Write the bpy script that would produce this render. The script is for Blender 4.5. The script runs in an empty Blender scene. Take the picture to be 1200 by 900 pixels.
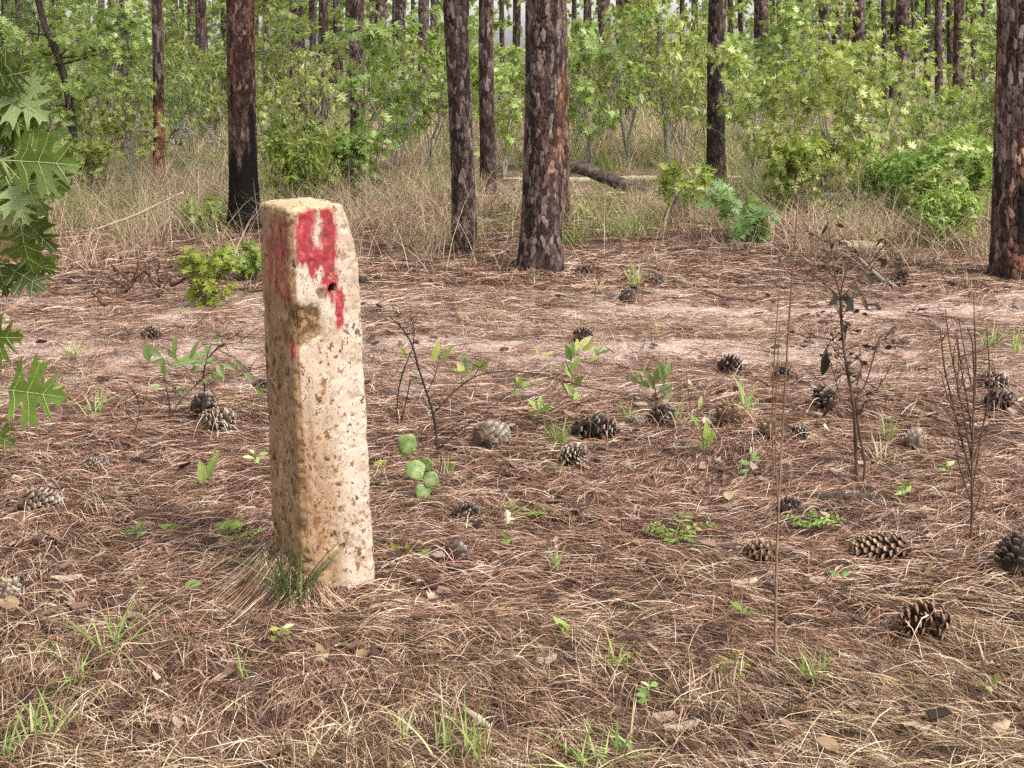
import bpy, math
import numpy as np
from mathutils import Vector, Matrix, Euler
R = math.radians
PI = math.pi
SC = bpy.context.scene
COL = SC.collection

# ------------------------------------------------------------------ camera
CAM_Z = 1.6
PITCH = R(15.18)
F = 1400.0
cp, sp = math.cos(PITCH), math.sin(PITCH)
cam_d = bpy.data.cameras.new('camera')
cam = bpy.data.objects.new('camera', cam_d)
COL.objects.link(cam)
cam.location = (0, 0, CAM_Z)
cam.rotation_euler = (PI / 2 - PITCH, 0, 0)
cam_d.sensor_width = 36
cam_d.lens = F / 1200 * 36
cam_d.clip_start = 0.05
cam_d.clip_end = 3000
SC.camera = cam


def ray(px, py):
    x = (px - 600) / F
    y = (450 - py) / F
    return np.array([x, cp + y * sp, -sp + y * cp])


# ------------------------------------------------------------------ noise
def _hash(i, j, k, s=0):
    h = (i.astype(np.int64) * 374761393 + j.astype(np.int64) * 668265263 + k.astype(np.int64) * 2147483647 + s * 1274126177) & 0xFFFFFFFF
    h = ((h ^ (h >> 13)) * 1274126177) & 0xFFFFFFFF
    h = ((h ^ (h >> 16)) * 2246822519) & 0xFFFFFFFF
    return ((h ^ (h >> 15)) & 0xFFFFFF) / float(0xFFFFFF)


def vnoise(x, y, z=0.0, s=0):
    x, y, z = np.broadcast_arrays(np.asarray(x, float), np.asarray(y, float), np.asarray(z, float))
    xi, yi, zi = np.floor(x), np.floor(y), np.floor(z)
    fx, fy, fz = x - xi, y - yi, z - zi
    fx = fx * fx * (3 - 2 * fx); fy = fy * fy * (3 - 2 * fy); fz = fz * fz * (3 - 2 * fz)
    r = 0
    for a in (0, 1):
        for b in (0, 1):
            for c in (0, 1):
                w = (fx if a else 1 - fx) * (fy if b else 1 - fy) * (fz if c else 1 - fz)
                r = r + w * _hash(xi + a, yi + b, zi + c, s)
    return r


def fbm(x, y, z=0.0, o=3, s=0):
    t, a, n = 0, 1.0, 0
    for k in range(o):
        t = t + a * vnoise(np.asarray(x) * 2 ** k, np.asarray(y) * 2 ** k, np.asarray(z) * 2 ** k, s + k)
        n += a
        a *= .5
    return t / n


def sstep(a, b, x):
    t = np.clip((np.asarray(x, float) - a) / (b - a), 0, 1)
    return t * t * (3 - 2 * t)


POST = np.array([0.0, 0.0])
MOUND = np.array([-0.55, 3.5])


def hgt(x, y):
    x = np.asarray(x, float); y = np.asarray(y, float)
    h = 0.035 * (fbm(x * 1.3, y * 1.7, 0, 3, 5) - .5) + 0.024 * (vnoise(x * 6, y * 8, 0, 9) - .5) + .012 * (vnoise(x * 14, y * 18, 0, 19) - .5)
    h = h * (1 - .6 * sand(x, y))
    h = h + 0.022 * np.exp(-((x - POST[0] + .08) ** 2 + (y - POST[1]) ** 2) / 0.07)
    h = h + 0.10 * sstep(9.0, 13, y) * (fbm(x * .5, y * .5, 3, 2, 15) - .3)
    far = sstep(30, 90, np.hypot(x, y))
    h = h * (1 - far) + far * 0.6 * (fbm(x * .03, y * .03, 0, 2, 3) - .5)
    return h


def sand(x, y):
    """bare pale sand in the two worn ruts of the sandy track"""
    x = np.asarray(x, float); y = np.asarray(y, float)
    w = .55 * (fbm(x * .45, y * .6, 0, 2, 31) - .5)
    r1 = np.exp(-((y - 6.5 - w) / .5) ** 2)
    r2 = np.exp(-((y - 7.8 - w) / .46) ** 2) * .9
    r3 = np.exp(-((y - 5.85 - w) / .24) ** 2) * .8 * sstep(.2, 1.2, x)
    n = fbm(x * 1.15 + 3.3, y * 3.0, 0, 4, 41)
    pat = sstep(.33, .66, n * np.maximum(np.maximum(r1, r2), r3) * 1.12 + .16 * (fbm(x * 5, y * 11, 0, 3, 47) - .5)) * 1.15
    wide = .5 * sstep(5.2, 6.0, y + .4 * w) * sstep(8.9, 8.1, y + .4 * w) * (.5 + fbm(x * 1.4, y * 3.5, 0, 3, 43))
    return np.clip(np.maximum(pat, wide), 0, 1)


def G(px, py):
    d = ray(px, py)
    t = CAM_Z / -d[2]
    x, y = d[0] * t, d[1] * t
    return np.array([x, y, float(hgt(x, y))])


def P(px, py, Y):
    d = ray(px, py)
    t = Y / d[1]
    return np.array([d[0] * t, Y, CAM_Z + d[2] * t])


_pg = G(381, 690)
POST[:] = _pg[:2]


# ------------------------------------------------------------------ mesh builder
class MB:
    def __init__(s):
        s.V, s.S, s.I, s.A, s.n, s.M = [], [], [], {}, 0, []

    def add(s, V, sizes, idx, m=0, **attr):
        V = np.asarray(V, float).reshape(-1, 3)
        sizes = np.asarray(sizes, np.int32)
        s.V.append(V); s.S.append(sizes); s.I.append(np.asarray(idx, np.int64).ravel() + s.n)
        s.M.append(np.full(len(sizes), m, np.int32) if np.isscalar(m) else np.asarray(m, np.int32))
        for k in set(attr) | set(s.A):
            if k not in s.A:
                s.A[k] = [np.zeros(s.n)]
            v = attr.get(k, 0.0)
            s.A[k].append(np.full(len(V), float(v)) if np.isscalar(v) else np.asarray(v, float))
        s.n += len(V)
        return s

    def inst(s, T, mats, locs, m=None):
        V, sizes, idx = T[:3]
        fm = T[3] if len(T) > 3 else 0
        n = len(locs)
        W = np.einsum('nij,vj->nvi', mats, V) + np.asarray(locs)[:, None, :]
        off = (np.arange(n) * len(V))[:, None]
        fmm = np.tile(fm, n) if not np.isscalar(fm) else fm
        s.add(W.reshape(-1, 3), np.tile(sizes, n), (np.asarray(idx)[None, :] + off).ravel(), m=fmm if m is None else m)

    def ribbons(s, Pth, W, side):
        N, K, _ = Pth.shape
        W = np.asarray(W)[..., None]
        side = side if side.ndim == 3 else side[:, None, :]
        V = np.stack([Pth - side * W / 2, Pth + side * W / 2], 2).reshape(-1, 3)
        k = np.arange(K - 1)
        q = np.stack([2 * k, 2 * k + 1, 2 * k + 3, 2 * k + 2], 1).ravel()
        I = (q[None, :] + (np.arange(N) * 2 * K)[:, None]).ravel()
        s.add(V, np.full(N * (K - 1), 4), I)

    def tube(s, pts, rad, sides=6, cap=True, **attr):
        pts = np.asarray(pts, float); K = len(pts)
        rad = np.broadcast_to(np.asarray(rad, float), (K,))
        T = np.gradient(pts, axis=0)
        T /= np.linalg.norm(T, axis=1)[:, None] + 1e-9
        ref = np.array([0.31, 0.22, 0.92]) if abs(T[0][2]) < .8 else np.array([.95, .3, .1])
        U = np.cross(T, ref); U /= np.linalg.norm(U, axis=1)[:, None] + 1e-9
        B = np.cross(T, U)
        a = np.arange(sides) * 2 * PI / sides
        V = pts[:, None, :] + rad[:, None, None] * (np.cos(a)[None, :, None] * U[:, None, :] + np.sin(a)[None, :, None] * B[:, None, :])
        i = np.arange(K - 1)[:, None] * sides; j = np.arange(sides)[None, :]; j2 = (j + 1) % sides
        I = np.stack([i + j, i + j2, i + sides + j2, i + sides + j], -1).reshape(-1)
        S = [4] * ((K - 1) * sides)
        I = list(I)
        if cap:
            I += list(range(sides))[::-1] + list(range((K - 1) * sides, K * sides)); S += [sides, sides]
        s.add(V.reshape(-1, 3), S, I, **attr)

    def mesh(s, name, mats, smooth=False):
        me = bpy.data.meshes.new(name)
        V = np.concatenate(s.V); S = np.concatenate(s.S); I = np.concatenate(s.I); Mi = np.concatenate(s.M)
        me.vertices.add(len(V)); me.vertices.foreach_set('co', V.astype(np.float32).ravel())
        me.loops.add(len(I)); me.loops.foreach_set('vertex_index', I.astype(np.int32))
        me.polygons.add(len(S))
        me.polygons.foreach_set('loop_start', np.concatenate([[0], np.cumsum(S)[:-1]]).astype(np.int32))
        me.polygons.foreach_set('material_index', Mi)
        me.polygons.foreach_set('use_smooth', np.full(len(S), smooth, bool))
        for k, L in s.A.items():
            me.attributes.new(k, 'FLOAT', 'POINT').data.foreach_set('value', np.concatenate(L).astype(np.float32))
        for m in (mats if isinstance(mats, (list, tuple)) else [mats]):
            me.materials.append(m)
        me.update(calc_edges=True)
        return me

    def build(s, name, mats, parent=None, smooth=False):
        return link(name, s.mesh(name, mats, smooth), parent)


def link(name, data, parent=None):
    o = bpy.data.objects.new(name, data)
    COL.objects.link(o)
    if parent is not None:
        o.parent = parent
    return o


def thing(name, label, cat, loc=(0, 0, 0), group=None, rz=0.0):
    o = bpy.data.objects.new(name, None)
    COL.objects.link(o)
    o.empty_display_size = .1
    o.location = loc
    o.rotation_euler = (0, 0, rz)
    return tag(o, label, cat, group)


def tag(o, label=None, cat=None, group=None, kind=None):
    if label: o['label'] = label
    if cat: o['category'] = cat
    if group: o['group'] = group
    if kind: o['kind'] = kind
    return o


def dup(root, label, group=None):
    """a copy of a thing, its parts and their sub-parts"""
    def rec(o, par):
        c = o.copy(); COL.objects.link(c)
        c.parent = par
        for ch in list(o.children):
            rec(ch, c)
        return c
    kids = list(root.children)
    c = root.copy(); COL.objects.link(c)
    for ch in kids:
        rec(ch, c)
    c['label'] = label
    if group: c['group'] = group
    return c


def frames(yv, zh):
    """rotation matrices with local y along yv and local z as near as possible to zh"""
    yv = yv / (np.linalg.norm(yv, axis=-1, keepdims=True) + 1e-9)
    xv = np.cross(yv, zh); xv /= np.linalg.norm(xv, axis=-1, keepdims=True) + 1e-9
    zv = np.cross(xv, yv)
    return np.stack([xv, yv, zv], -1)


# ------------------------------------------------------------------ materials
class NT:
    def __init__(s, name):
        s.m = bpy.data.materials.new(name)
        s.m.use_nodes = True
        s.t = s.m.node_tree
        s.t.nodes.clear()
        s.out = s.t.nodes.new('ShaderNodeOutputMaterial')

    def n(s, typ, props=None, **inp):
        nd = s.t.nodes.new('ShaderNode' + typ)
        for k, v in (props or {}).items():
            setattr(nd, k, v)
        for k, v in inp.items():
            s.set(nd, k, v)
        return nd

    def set(s, nd, k, v):
        sock = nd.inputs[int(k[1:])] if k[0] == 'i' and k[1:].isdigit() else nd.inputs[k.replace('_', ' ')]
        if isinstance(v, bpy.types.NodeSocket):
            s.t.links.new(v, sock)
        elif isinstance(v, (tuple, list)) and len(v) == 3 and len(getattr(sock, 'default_value', [0])) == 4:
            sock.default_value = (*v, 1)
        else:
            sock.default_value = v

    def ramp(s, fac, stops, interp='LINEAR'):
        r = s.n('ValToRGB', Fac=fac)
        r.color_ramp.interpolation = interp
        e = r.color_ramp.elements
        while len(e) < len(stops): e.new(.5)
        for q, (p, c) in zip(e, stops):
            q.position = p
            q.color = (*c, 1) if isinstance(c, (tuple, list)) else (c, c, c, 1)
        return r.outputs['Color']

    def math(s, op, a, b=0.0, clamp=False):
        return s.n('Math', dict(operation=op, use_clamp=clamp), i0=a, i1=b).outputs[0]

    def mix(s, fac, a, b, blend='MIX'):
        nd = s.n('Mix', dict(data_type='RGBA', blend_type=blend))
        s.set(nd, 'i0', fac); s.set(nd, 'i6', a); s.set(nd, 'i7', b)
        return nd.outputs[2]

    def noise(s, vec, scale, detail=3, rough=.55):
        nd = s.n('TexNoise', Scale=scale, Detail=detail, Roughness=rough)
        if vec is not None: s.set(nd, 'Vector', vec)
        return nd.outputs['Fac']

    def attr(s, name):
        return s.n('Attribute', dict(attribute_name=name)).outputs['Fac']

    def obj(s):
        return s.n('TexCoord').outputs['Object']

    def rpi(s):
        return s.n('NewGeometry').outputs['Random Per Island']

    def bump(s, h, dist, strength=1.0):
        return s.n('Bump', Height=h, Distance=dist, Strength=strength).outputs[0]

    def done(s, color, rough=.8, spec=.3, normal=None, transl=None, tf=.3):
        b = s.n('BsdfPrincipled', Base_Color=color, Roughness=rough)
        s.set(b, 'Specular IOR Level', spec)
        if normal is not None: s.set(b, 'Normal', normal)
        o = b.outputs[0]
        if transl is not None:
            t = s.n('BsdfTranslucent', Color=transl)
            o = s.n('MixShader', Fac=tf, i1=o, i2=t.outputs[0]).outputs[0]
        s.t.links.new(o, s.out.inputs[0])
        return s.m


def leaf_mat(name, stops, rough=.45, spec=.4, tf=.35, obj_var=.5):
    q = NT(name)
    c = q.ramp(q.rpi(), stops)
    rnd = q.n('ObjectInfo').outputs['Random']
    v = q.math('ADD', q.math('MULTIPLY', rnd, obj_var), 1 - obj_var / 2)
    hue = q.math('ADD', q.math('MULTIPLY', q.math('FRACT', q.math('MULTIPLY', rnd, 7.3)), .05), .468)
    c = q.n('HueSaturation', Hue=hue, Value=v, Color=c).outputs[0]
    return q.done(c, rough, spec, transl=q.mix(.5, c, (.52, .60, .12), 'MIX'), tf=tf)


OAK = leaf_mat('oak_leaf', [(0, (.07, .115, .02)), (.3, (.165, .24, .045)), (.65, (.29, .375, .09)), (.88, (.44, .50, .2)), (1, (.58, .56, .28))], tf=.45)
OAKP = leaf_mat('bush_leaf_pale', [(0, (.10, .15, .03)), (.4, (.23, .31, .07)), (.8, (.40, .46, .15)), (1, (.6, .58, .3))], tf=.45)
OAKD = leaf_mat('oak_leaf_dark', [(0, (.035, .07, .022)), (.5, (.085, .145, .045)), (.9, (.16, .23, .09)), (1, (.26, .31, .14))], tf=.4)
OAKY = leaf_mat('oak_leaf_yellow', [(0, (.10, .17, .02)), (.5, (.22, .30, .04)), (.9, (.36, .40, .07)), (1, (.5, .42, .12))])
OAKB = leaf_mat('oak_leaf_blue', [(0, (.07, .12, .03)), (.5, (.15, .23, .07)), (.9, (.27, .35, .15)), (1, (.4, .45, .24))], spec=.35, rough=.45)
FERN = leaf_mat('fern_green', [(0, (.08, .15, .02)), (.5, (.2, .31, .06)), (1, (.38, .47, .16))], spec=.2, rough=.6)
GRASSG = leaf_mat('grass_green', [(0, (.07, .12, .02)), (.5, (.2, .27, .07)), (.85, (.36, .39, .15)), (1, (.55, .49, .27))], spec=.3, rough=.5, tf=.25)
TUFTG = leaf_mat('grass_tuft_green', [(0, (.10, .17, .03)), (.5, (.25, .34, .09)), (.85, (.42, .47, .2)), (1, (.6, .55, .32))], spec=.3, rough=.5, tf=.3)
GRASSK = leaf_mat('grass_deep_green', [(0, (.03, .06, .02)), (.6, (.07, .12, .035)), (1, (.18, .22, .07))], spec=.3, tf=.2)
GRASSD = leaf_mat('grass_dry', [(0, (.10, .06, .04)), (.3, (.31, .205, .14)), (.6, (.51, .385, .26)), (.8, (.6, .49, .31)), (1, (.74, .63, .46))], spec=.15, rough=.7, tf=.2)
DRYLEAF = leaf_mat('dry_leaf', [(0, (.16, .09, .05)), (.35, (.33, .22, .13)), (.7, (.42, .31, .20)), (1, (.52, .43, .31))], spec=.2, rough=.65, tf=.15)
DARKLEAF = leaf_mat('withered_leaf', [(0, (.010, .008, .006)), (.6, (.04, .028, .018)), (1, (.11, .085, .045))], spec=.2, rough=.65, tf=.05)


def wood_mat(name, a, b, c, scale=40, stretch=(1, 1, .15)):
    q = NT(name)
    v = q.n('Mapping', Vector=q.obj(), Scale=stretch).outputs[0]
    n1 = q.noise(v, scale, 4, .6)
    n2 = q.noise(q.obj(), 9, 3)
    col = q.ramp(n1, [(.25, a), (.5, b), (.75, c)])
    col = q.mix(q.math('MULTIPLY', n2, .4), col, a)
    return q.done(col, .85, .2, q.bump(n1, .004))


TWIG = wood_mat('twig_brown', (.035, .02, .014), (.10, .058, .038), (.22, .14, .095))
TWIGD = wood_mat('twig_dark', (.018, .012, .009), (.05, .032, .024), (.12, .085, .065))
STEMT = wood_mat('stem_tan', (.09, .05, .03), (.2, .12, .075), (.36, .26, .18), 90)
STEMG = wood_mat('stem_grey', (.12, .11, .09), (.25, .23, .19), (.42, .40, .34))
STEMGR = wood_mat('stem_green', (.08, .11, .03), (.16, .2, .06), (.26, .28, .1))
LOGM = wood_mat('log_brown', (.018, .012, .010), (.07, .048, .04), (.19, .15, .13), 14, (1, 1, .3))
PALEW = wood_mat('bleached_wood', (.24, .18, .125), (.42, .34, .25), (.55, .47, .37), 20)


PALEB = wood_mat('sun_bleached_log', (.4, .34, .27), (.62, .55, .46), (.75, .68, .6), 20)


def pine_bark():
    q = NT('pine_bark')
    e, cell, ch, rd = q.attr('edge'), q.attr('cell'), q.attr('char'), q.attr('red')
    o = q.obj()
    plate = q.ramp(cell, [(0, (.016, .010, .009)), (.3, (.036, .022, .019)), (.55, (.074, .051, .045)), (.78, (.125, .092, .081)), (1, (.21, .158, .137))])
    redc = q.ramp(cell, [(0, (.05, .020, .014)), (.45, (.10, .042, .028)), (.75, (.20, .082, .045)), (1, (.34, .18, .11))])
    c = q.mix(rd, plate, redc)
    sv = q.n('Mapping', Vector=o, Scale=(1, 1, .35)).outputs[0]
    n1 = q.noise(sv, 55, 4, .65)
    n2 = q.noise(sv, 150, 3, .6)
    c = q.mix(1.0, c, q.ramp(n1, [(.25, .45), (.5, 1.0), (.78, 1.5)]), 'MULTIPLY')
    fl = q.math('MULTIPLY', q.ramp(n2, [(.6, 0.0), (.72, 1.0)]), .45)
    c = q.mix(fl, c, (.36, .29, .255))
    crack = q.ramp(e, [(.02, 0.0), (.13, 1.0)])
    c = q.mix(crack, (.018, .012, .010), c)
    rnd = q.n('ObjectInfo').outputs['Random']
    c = q.n('HueSaturation', Value=q.math('ADD', q.math('MULTIPLY', rnd, .3), .85), Color=c).outputs[0]
    c = q.mix(ch, c, q.mix(n1, (.003, .003, .003), (.014, .012, .011)))
    h = q.math('ADD', n1, q.math('MULTIPLY', n2, .4))
    return q.done(c, .9, .1, q.bump(h, .006))


BARK = pine_bark()


def needle_mat(name, lo):
    q = NT(name)
    pos = q.n('NewGeometry').outputs['Position']
    r = q.math('ADD', q.rpi(), q.math('MULTIPLY', q.math('SUBTRACT', q.noise(pos, 13, 4, .65), .5), 1.0), True)
    sx = q.n('SeparateXYZ', Vector=pos)
    red = q.ramp(r, [(0, (.026, .015, .011)), (.30, (.085, .041, .028)), (.5, (.20, .092, .056)), (.74, (.33, .175, .11)), (.9, (.50, .345, .245)), (1, (.64, .52, .41))])
    tan = q.ramp(r, [(0, (.028, .018, .011)), (.30, (.092, .052, .030)), (.5, (.22, .125, .066)), (.74, (.37, .24, .135)), (.9, (.54, .40, .25)), (1, (.68, .57, .41))])
    n = q.noise(pos, 1.6, 3)
    f = q.math('ADD', q.n('MapRange', Value=sx.outputs[1], i1=2.3, i2=3.9, i3=.85, i4=0.0).outputs[0], q.math('MULTIPLY', q.math('SUBTRACT', n, .5), 2.6), True)
    c = q.mix(f, red, tan)
    return q.done(c, .6, .3)


NEEDLE = needle_mat('pine_needle', 0)


def ground_mat():
    q = NT('needle_covered_sand')
    pos = q.n('NewGeometry').outputs['Position']
    h = None
    ang = [(.2, (6, 60, 1)), (1.3, (5, 50, 1)), (-.6, (7, 70, 1)), (2.3, (6, 55, 1))]
    for a, s in ang:
        v = q.n('Mapping', Vector=pos, Rotation=(0, 0, a)).outputs[0]
        v = q.n('Mapping', Vector=v, Scale=s).outputs[0]
        k = q.noise(v, 2.2, 2, .5)
        h = k if h is None else q.math('MAXIMUM', h, k)
    big = q.noise(pos, 1.1, 4)
    c = q.ramp(h, [(.45, (.022, .013, .010)), (.6, (.075, .038, .028)), (.72, (.17, .092, .068)), (.85, (.32, .22, .17))])
    c2 = q.ramp(big, [(.3, (.75, .72, .7)), (.55, (1, 1, 1)), (.75, (1.2, 1.12, 1.05))])
    c = q.mix(1.0, c, c2, 'MULTIPLY')
    s = q.attr('sand')
    sn = q.noise(pos, 28, 4, .65)
    sc = q.ramp(sn, [(.3, (.30, .19, .15)), (.5, (.47, .34, .28)), (.7, (.62, .50, .42))])
    sf = q.math('MULTIPLY', q.ramp(q.math('ADD', s, q.math('MULTIPLY', q.math('SUBTRACT', h, .62), -1.6)), [(.18, 0.0), (.52, 1.0)]), .95)
    c = q.mix(sf, c, sc)
    sy = q.n('SeparateXYZ', Vector=pos).outputs[1]
    gf = q.n('MapRange', Value=sy, i1=12.0, i2=24.0, i3=0.0, i4=.8).outputs[0]
    gc = q.ramp(q.noise(pos, 2.0, 5, .65), [(.3, (.07, .08, .03)), (.5, (.20, .16, .09)), (.7, (.34, .27, .18))])
    c = q.mix(gf, c, gc)
    return q.done(c, .9, .15, q.bump(h, .02))


def post_mat():
    q = NT('lichen_spotted_concrete')
    o = q.obj()
    st, pa, go, top = q.attr('stain'), q.attr('paint'), q.attr('gouge'), q.attr('rim')
    n1 = q.noise(o, 14, 5, .6)
    base = q.ramp(n1, [(.3, (.31, .22, .15)), (.5, (.47, .37, .285)), (.7, (.58, .49, .415))])
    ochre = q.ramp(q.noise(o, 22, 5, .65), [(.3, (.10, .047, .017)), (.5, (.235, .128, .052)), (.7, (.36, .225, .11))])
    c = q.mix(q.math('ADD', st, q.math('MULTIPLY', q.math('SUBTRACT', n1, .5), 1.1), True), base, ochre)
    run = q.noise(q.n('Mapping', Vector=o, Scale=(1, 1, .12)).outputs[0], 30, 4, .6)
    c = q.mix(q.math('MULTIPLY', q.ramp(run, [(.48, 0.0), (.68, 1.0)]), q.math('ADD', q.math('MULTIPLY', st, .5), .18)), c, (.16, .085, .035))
    c = q.mix(q.math('MULTIPLY', top, .7), c, (.46, .33, .19))
    # paint, worn through to the concrete
    pn = q.noise(q.n('Mapping', Vector=o, Scale=(1, 1, .4)).outputs[0], 45, 5, .7)
    pf = q.ramp(q.math('ADD', pa, q.math('MULTIPLY', q.math('SUBTRACT', pn, .5), 2.2)), [(.30, 0.0), (.78, 1.0)])
    pc = q.ramp(q.noise(o, 60, 3), [(.3, (.15, .006, .014)), (.55, (.29, .014, .028)), (.75, (.42, .09, .09))])
    c = q.mix(q.math('MULTIPLY', pf, .93), c, pc)
    # lichen: fine dark specks, larger brown blotches
    vs = q.n('Mapping', Vector=o, Scale=(1, 1, .75)).outputs[0]
    spots = None
    for sc, th, wd in ((46, .26, .07), (100, .24, .06), (24, .21, .08)):
        w = q.n('TexNoise', Scale=sc * 1.2, Detail=3)
        q.set(w, 'Vector', vs)
        wv = q.n('VectorMath', dict(operation='MULTIPLY_ADD'))
        q.set(wv, 'i0', w.outputs['Color']); wv.inputs[1].default_value = (.045, .045, .045); q.set(wv, 'i2', vs)
        vo = q.n('TexVoronoi', Vector=wv.outputs[0], Scale=sc)
        sel = q.math('GREATER_THAN', q.n('SeparateColor', Color=vo.outputs['Color']).outputs[0], .30 if sc != 24 else .52)
        dd = q.math('ADD', vo.outputs['Distance'], q.math('MULTIPLY', q.math('SUBTRACT', q.noise(o, sc * 2.6, 3, .65), .5), .42))
        dd = q.math('ADD', dd, q.math('MULTIPLY', q.math('SUBTRACT', q.noise(o, 12, 2), .5), .35))
        m = q.math('MULTIPLY', q.ramp(dd, [(th, 1.0), (th + wd, 0.0)]), sel)
        spots = m if spots is None else q.math('MAXIMUM', spots, m)
    clus = q.ramp(q.math('ADD', q.noise(o, 9, 4), q.math('MULTIPLY', st, .34)), [(.33, .12), (.52, 1.0)])
    spots = q.math('MULTIPLY', spots, q.math('MULTIPLY', clus, q.math('SUBTRACT', 1.0, q.math('MULTIPLY', pf, .75))))
    lc = q.ramp(q.noise(o, 33, 2), [(.35, (.035, .017, .007)), (.5, (.115, .052, .016)), (.68, (.25, .13, .04))])
    c = q.mix(q.math('MULTIPLY', spots, .88), c, lc)
    gn = q.noise(o, 60, 5, .7)
    gc = q.ramp(gn, [(.34, (.03, .016, .007)), (.52, (.13, .07, .028)), (.72, (.40, .28, .15))])
    c = q.mix(q.ramp(q.math('ADD', go, q.math('MULTIPLY', q.math('SUBTRACT', gn, .5), 1.6)), [(.28, 0.0), (.62, .95)]), c, gc)
    hole = q.attr('hole')
    c = q.mix(hole, c, (.012, .01, .01))
    h = q.math('SUBTRACT', q.math('ADD', q.math('MULTIPLY', q.noise(o, 90, 5, .7), .7), q.math('MULTIPLY', n1, .6)), q.math('MULTIPLY', spots, .35))
    return q.done(c, .88, .2, q.bump(h, .0022))


def cone_mat():
    q = NT('pine_cone_scale')
    t = q.attr('tip')
    r = q.rpi()
    rnd = q.n('ObjectInfo').outputs['Random']
    pale = q.ramp(r, [(0, (.24, .17, .12)), (.5, (.40, .32, .25)), (1, (.60, .53, .45))])
    dark = q.ramp(r, [(0, (.035, .02, .014)), (1, (.10, .055, .035))])
    n = q.noise(q.obj(), 90, 3)
    k = q.math('MULTIPLY', t, q.math('ADD', q.math('MULTIPLY', n, .5), .7), True)
    c = q.mix(k, dark, pale)
    return q.done(c, .75, .25)


def cone_mat_dark():
    q = NT('weathered_cone_scale')
    t = q.attr('tip')
    r = q.rpi()
    pale = q.ramp(r, [(0, (.10, .066, .05)), (.6, (.23, .17, .135)), (1, (.42, .36, .31))])
    c = q.mix(t, (.022, .013, .01), pale)
    return q.done(c, .8, .2)


def cone_mat_brown():
    q = NT('brown_cone_scale')
    t = q.attr('tip')
    pale = q.ramp(q.rpi(), [(0, (.24, .14, .085)), (.5, (.38, .25, .155)), (1, (.54, .42, .30))])
    c = q.mix(t, (.06, .03, .018), pale)
    return q.done(c, .7, .25)


def pad_mat():
    q = NT('cactus_pad')
    n = q.noise(q.obj(), 20, 3)
    v = q.n('TexVoronoi', Vector=q.obj(), Scale=55)
    c = q.ramp(n, [(.3, (.06, .10, .03)), (.5, (.13, .19, .055)), (.7, (.25, .30, .11))])
    c = q.mix(q.ramp(v.outputs['Distance'], [(.12, .9), (.24, 0.0)]), c, (.05, .05, .03))
    return q.done(c, .5, .35, q.bump(n, .003))


GROUND, POSTM, CONEM, CONED, CONEB, PAD = ground_mat(), post_mat(), cone_mat(), cone_mat_dark(), cone_mat_brown(), pad_mat()


# ------------------------------------------------------------------ leaf templates
def tmpl(spine, right, fold=.18, curl=.25, zoff=0.0):
    """spine: y of midrib points; right: list of (polygon as list of ('s',i) or (x,y))"""
    V, sizes, idx, key = [], [], [], {}

    def vid(k, x, y):
        if k not in key:
            key[k] = len(V)
            V.append((x, y, fold * abs(x) - curl * max(0, y - .25) ** 2 + zoff))
        return key[k]
    for sgn in (1, -1):
        for poly in right:
            f = []
            for p in poly:
                if p[0] == 's': f.append(vid(('s', p[1]), 0.0, spine[p[1]]))
                else: f.append(vid((sgn, p), sgn * p[0], p[1]))
            if sgn < 0: f = f[::-1]
            sizes.append(len(f)); idx += f
    return np.array(V), np.array(sizes), np.array(idx)


def s(i): return ('s', i)


OAK_FINE = tmpl([0, .14, .20, .42, .65, .82, 1], [
    [s(0), (.010, 0), (.010, .14), s(1)],
    [s(1), (.010, .14), (.06, .18), s(2)],
    [s(2), (.06, .18), (.13, .21), (.24, .245), (.33, .26), (.43, .33), (.33, .335), (.24, .36), (.15, .39), (.105, .42), s(3)],
    [s(3), (.105, .42), (.15, .44), (.25, .465), (.36, .48), (.52, .56), (.41, .565), (.37, .60), (.385, .66), (.46, .76), (.33, .705), (.23, .66), (.15, .63), (.10, .64), s(4)],
    [s(4), (.10, .64), (.13, .68), (.20, .75), (.33, .90), (.22, .85), (.14, .80), (.075, .80), s(5)],
    [s(5), (.075, .80), (.09, .86), (.15, .96), (.07, .93), s(6)]], .22, .35)
OAK_MID = tmpl([0, .15, .42, .66, 1], [
    [s(0), (.012, 0), (.012, .15), s(1)],
    [s(1), (.012, .15), (.10, .22), (.38, .36), (.06, .42), s(2)],
    [s(2), (.06, .42), (.20, .48), (.48, .66), (.05, .66), s(3)],
    [s(3), (.05, .66), (.27, .90), (.06, .84), s(4)]])
LANCE = tmpl([0, .1, .4, .7, 1], [
    [s(0), (.012, 0), (.012, .1), s(1)], [s(1), (.012, .1), (.13, .4), s(2)], [s(2), (.13, .4), (.11, .7), s(3)], [s(3), (.11, .7), (.03, .92), s(4)]])
OVAL = tmpl([0, .1, .35, .65, 1], [
    [s(0), (.012, 0), (.012, .1), s(1)], [s(1), (.012, .1), (.17, .22), (.23, .35), s(2)], [s(2), (.23, .35), (.26, .5), (.22, .68), s(3)], [s(3), (.22, .68), (.13, .87), s(4)]])
KITE = tmpl([0, 1], [[s(0), (.25, .42), (.22, .7), s(1)]], .3, .2)
STRAP = tmpl([0, .5, 1], [[s(0), (.03, .05), (.05, .5), s(1)], [s(1), (.05, .5), s(2)]], .3, .3)


def rand_dirs(rng, n, zmin=-1, zmax=1):
    z = rng.uniform(zmin, zmax, n); a = rng.uniform(0, 2 * PI, n)
    r = np.sqrt(np.clip(1 - z * z, 0, 1))
    return np.stack([r * np.cos(a), r * np.sin(a), z], 1)


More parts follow.
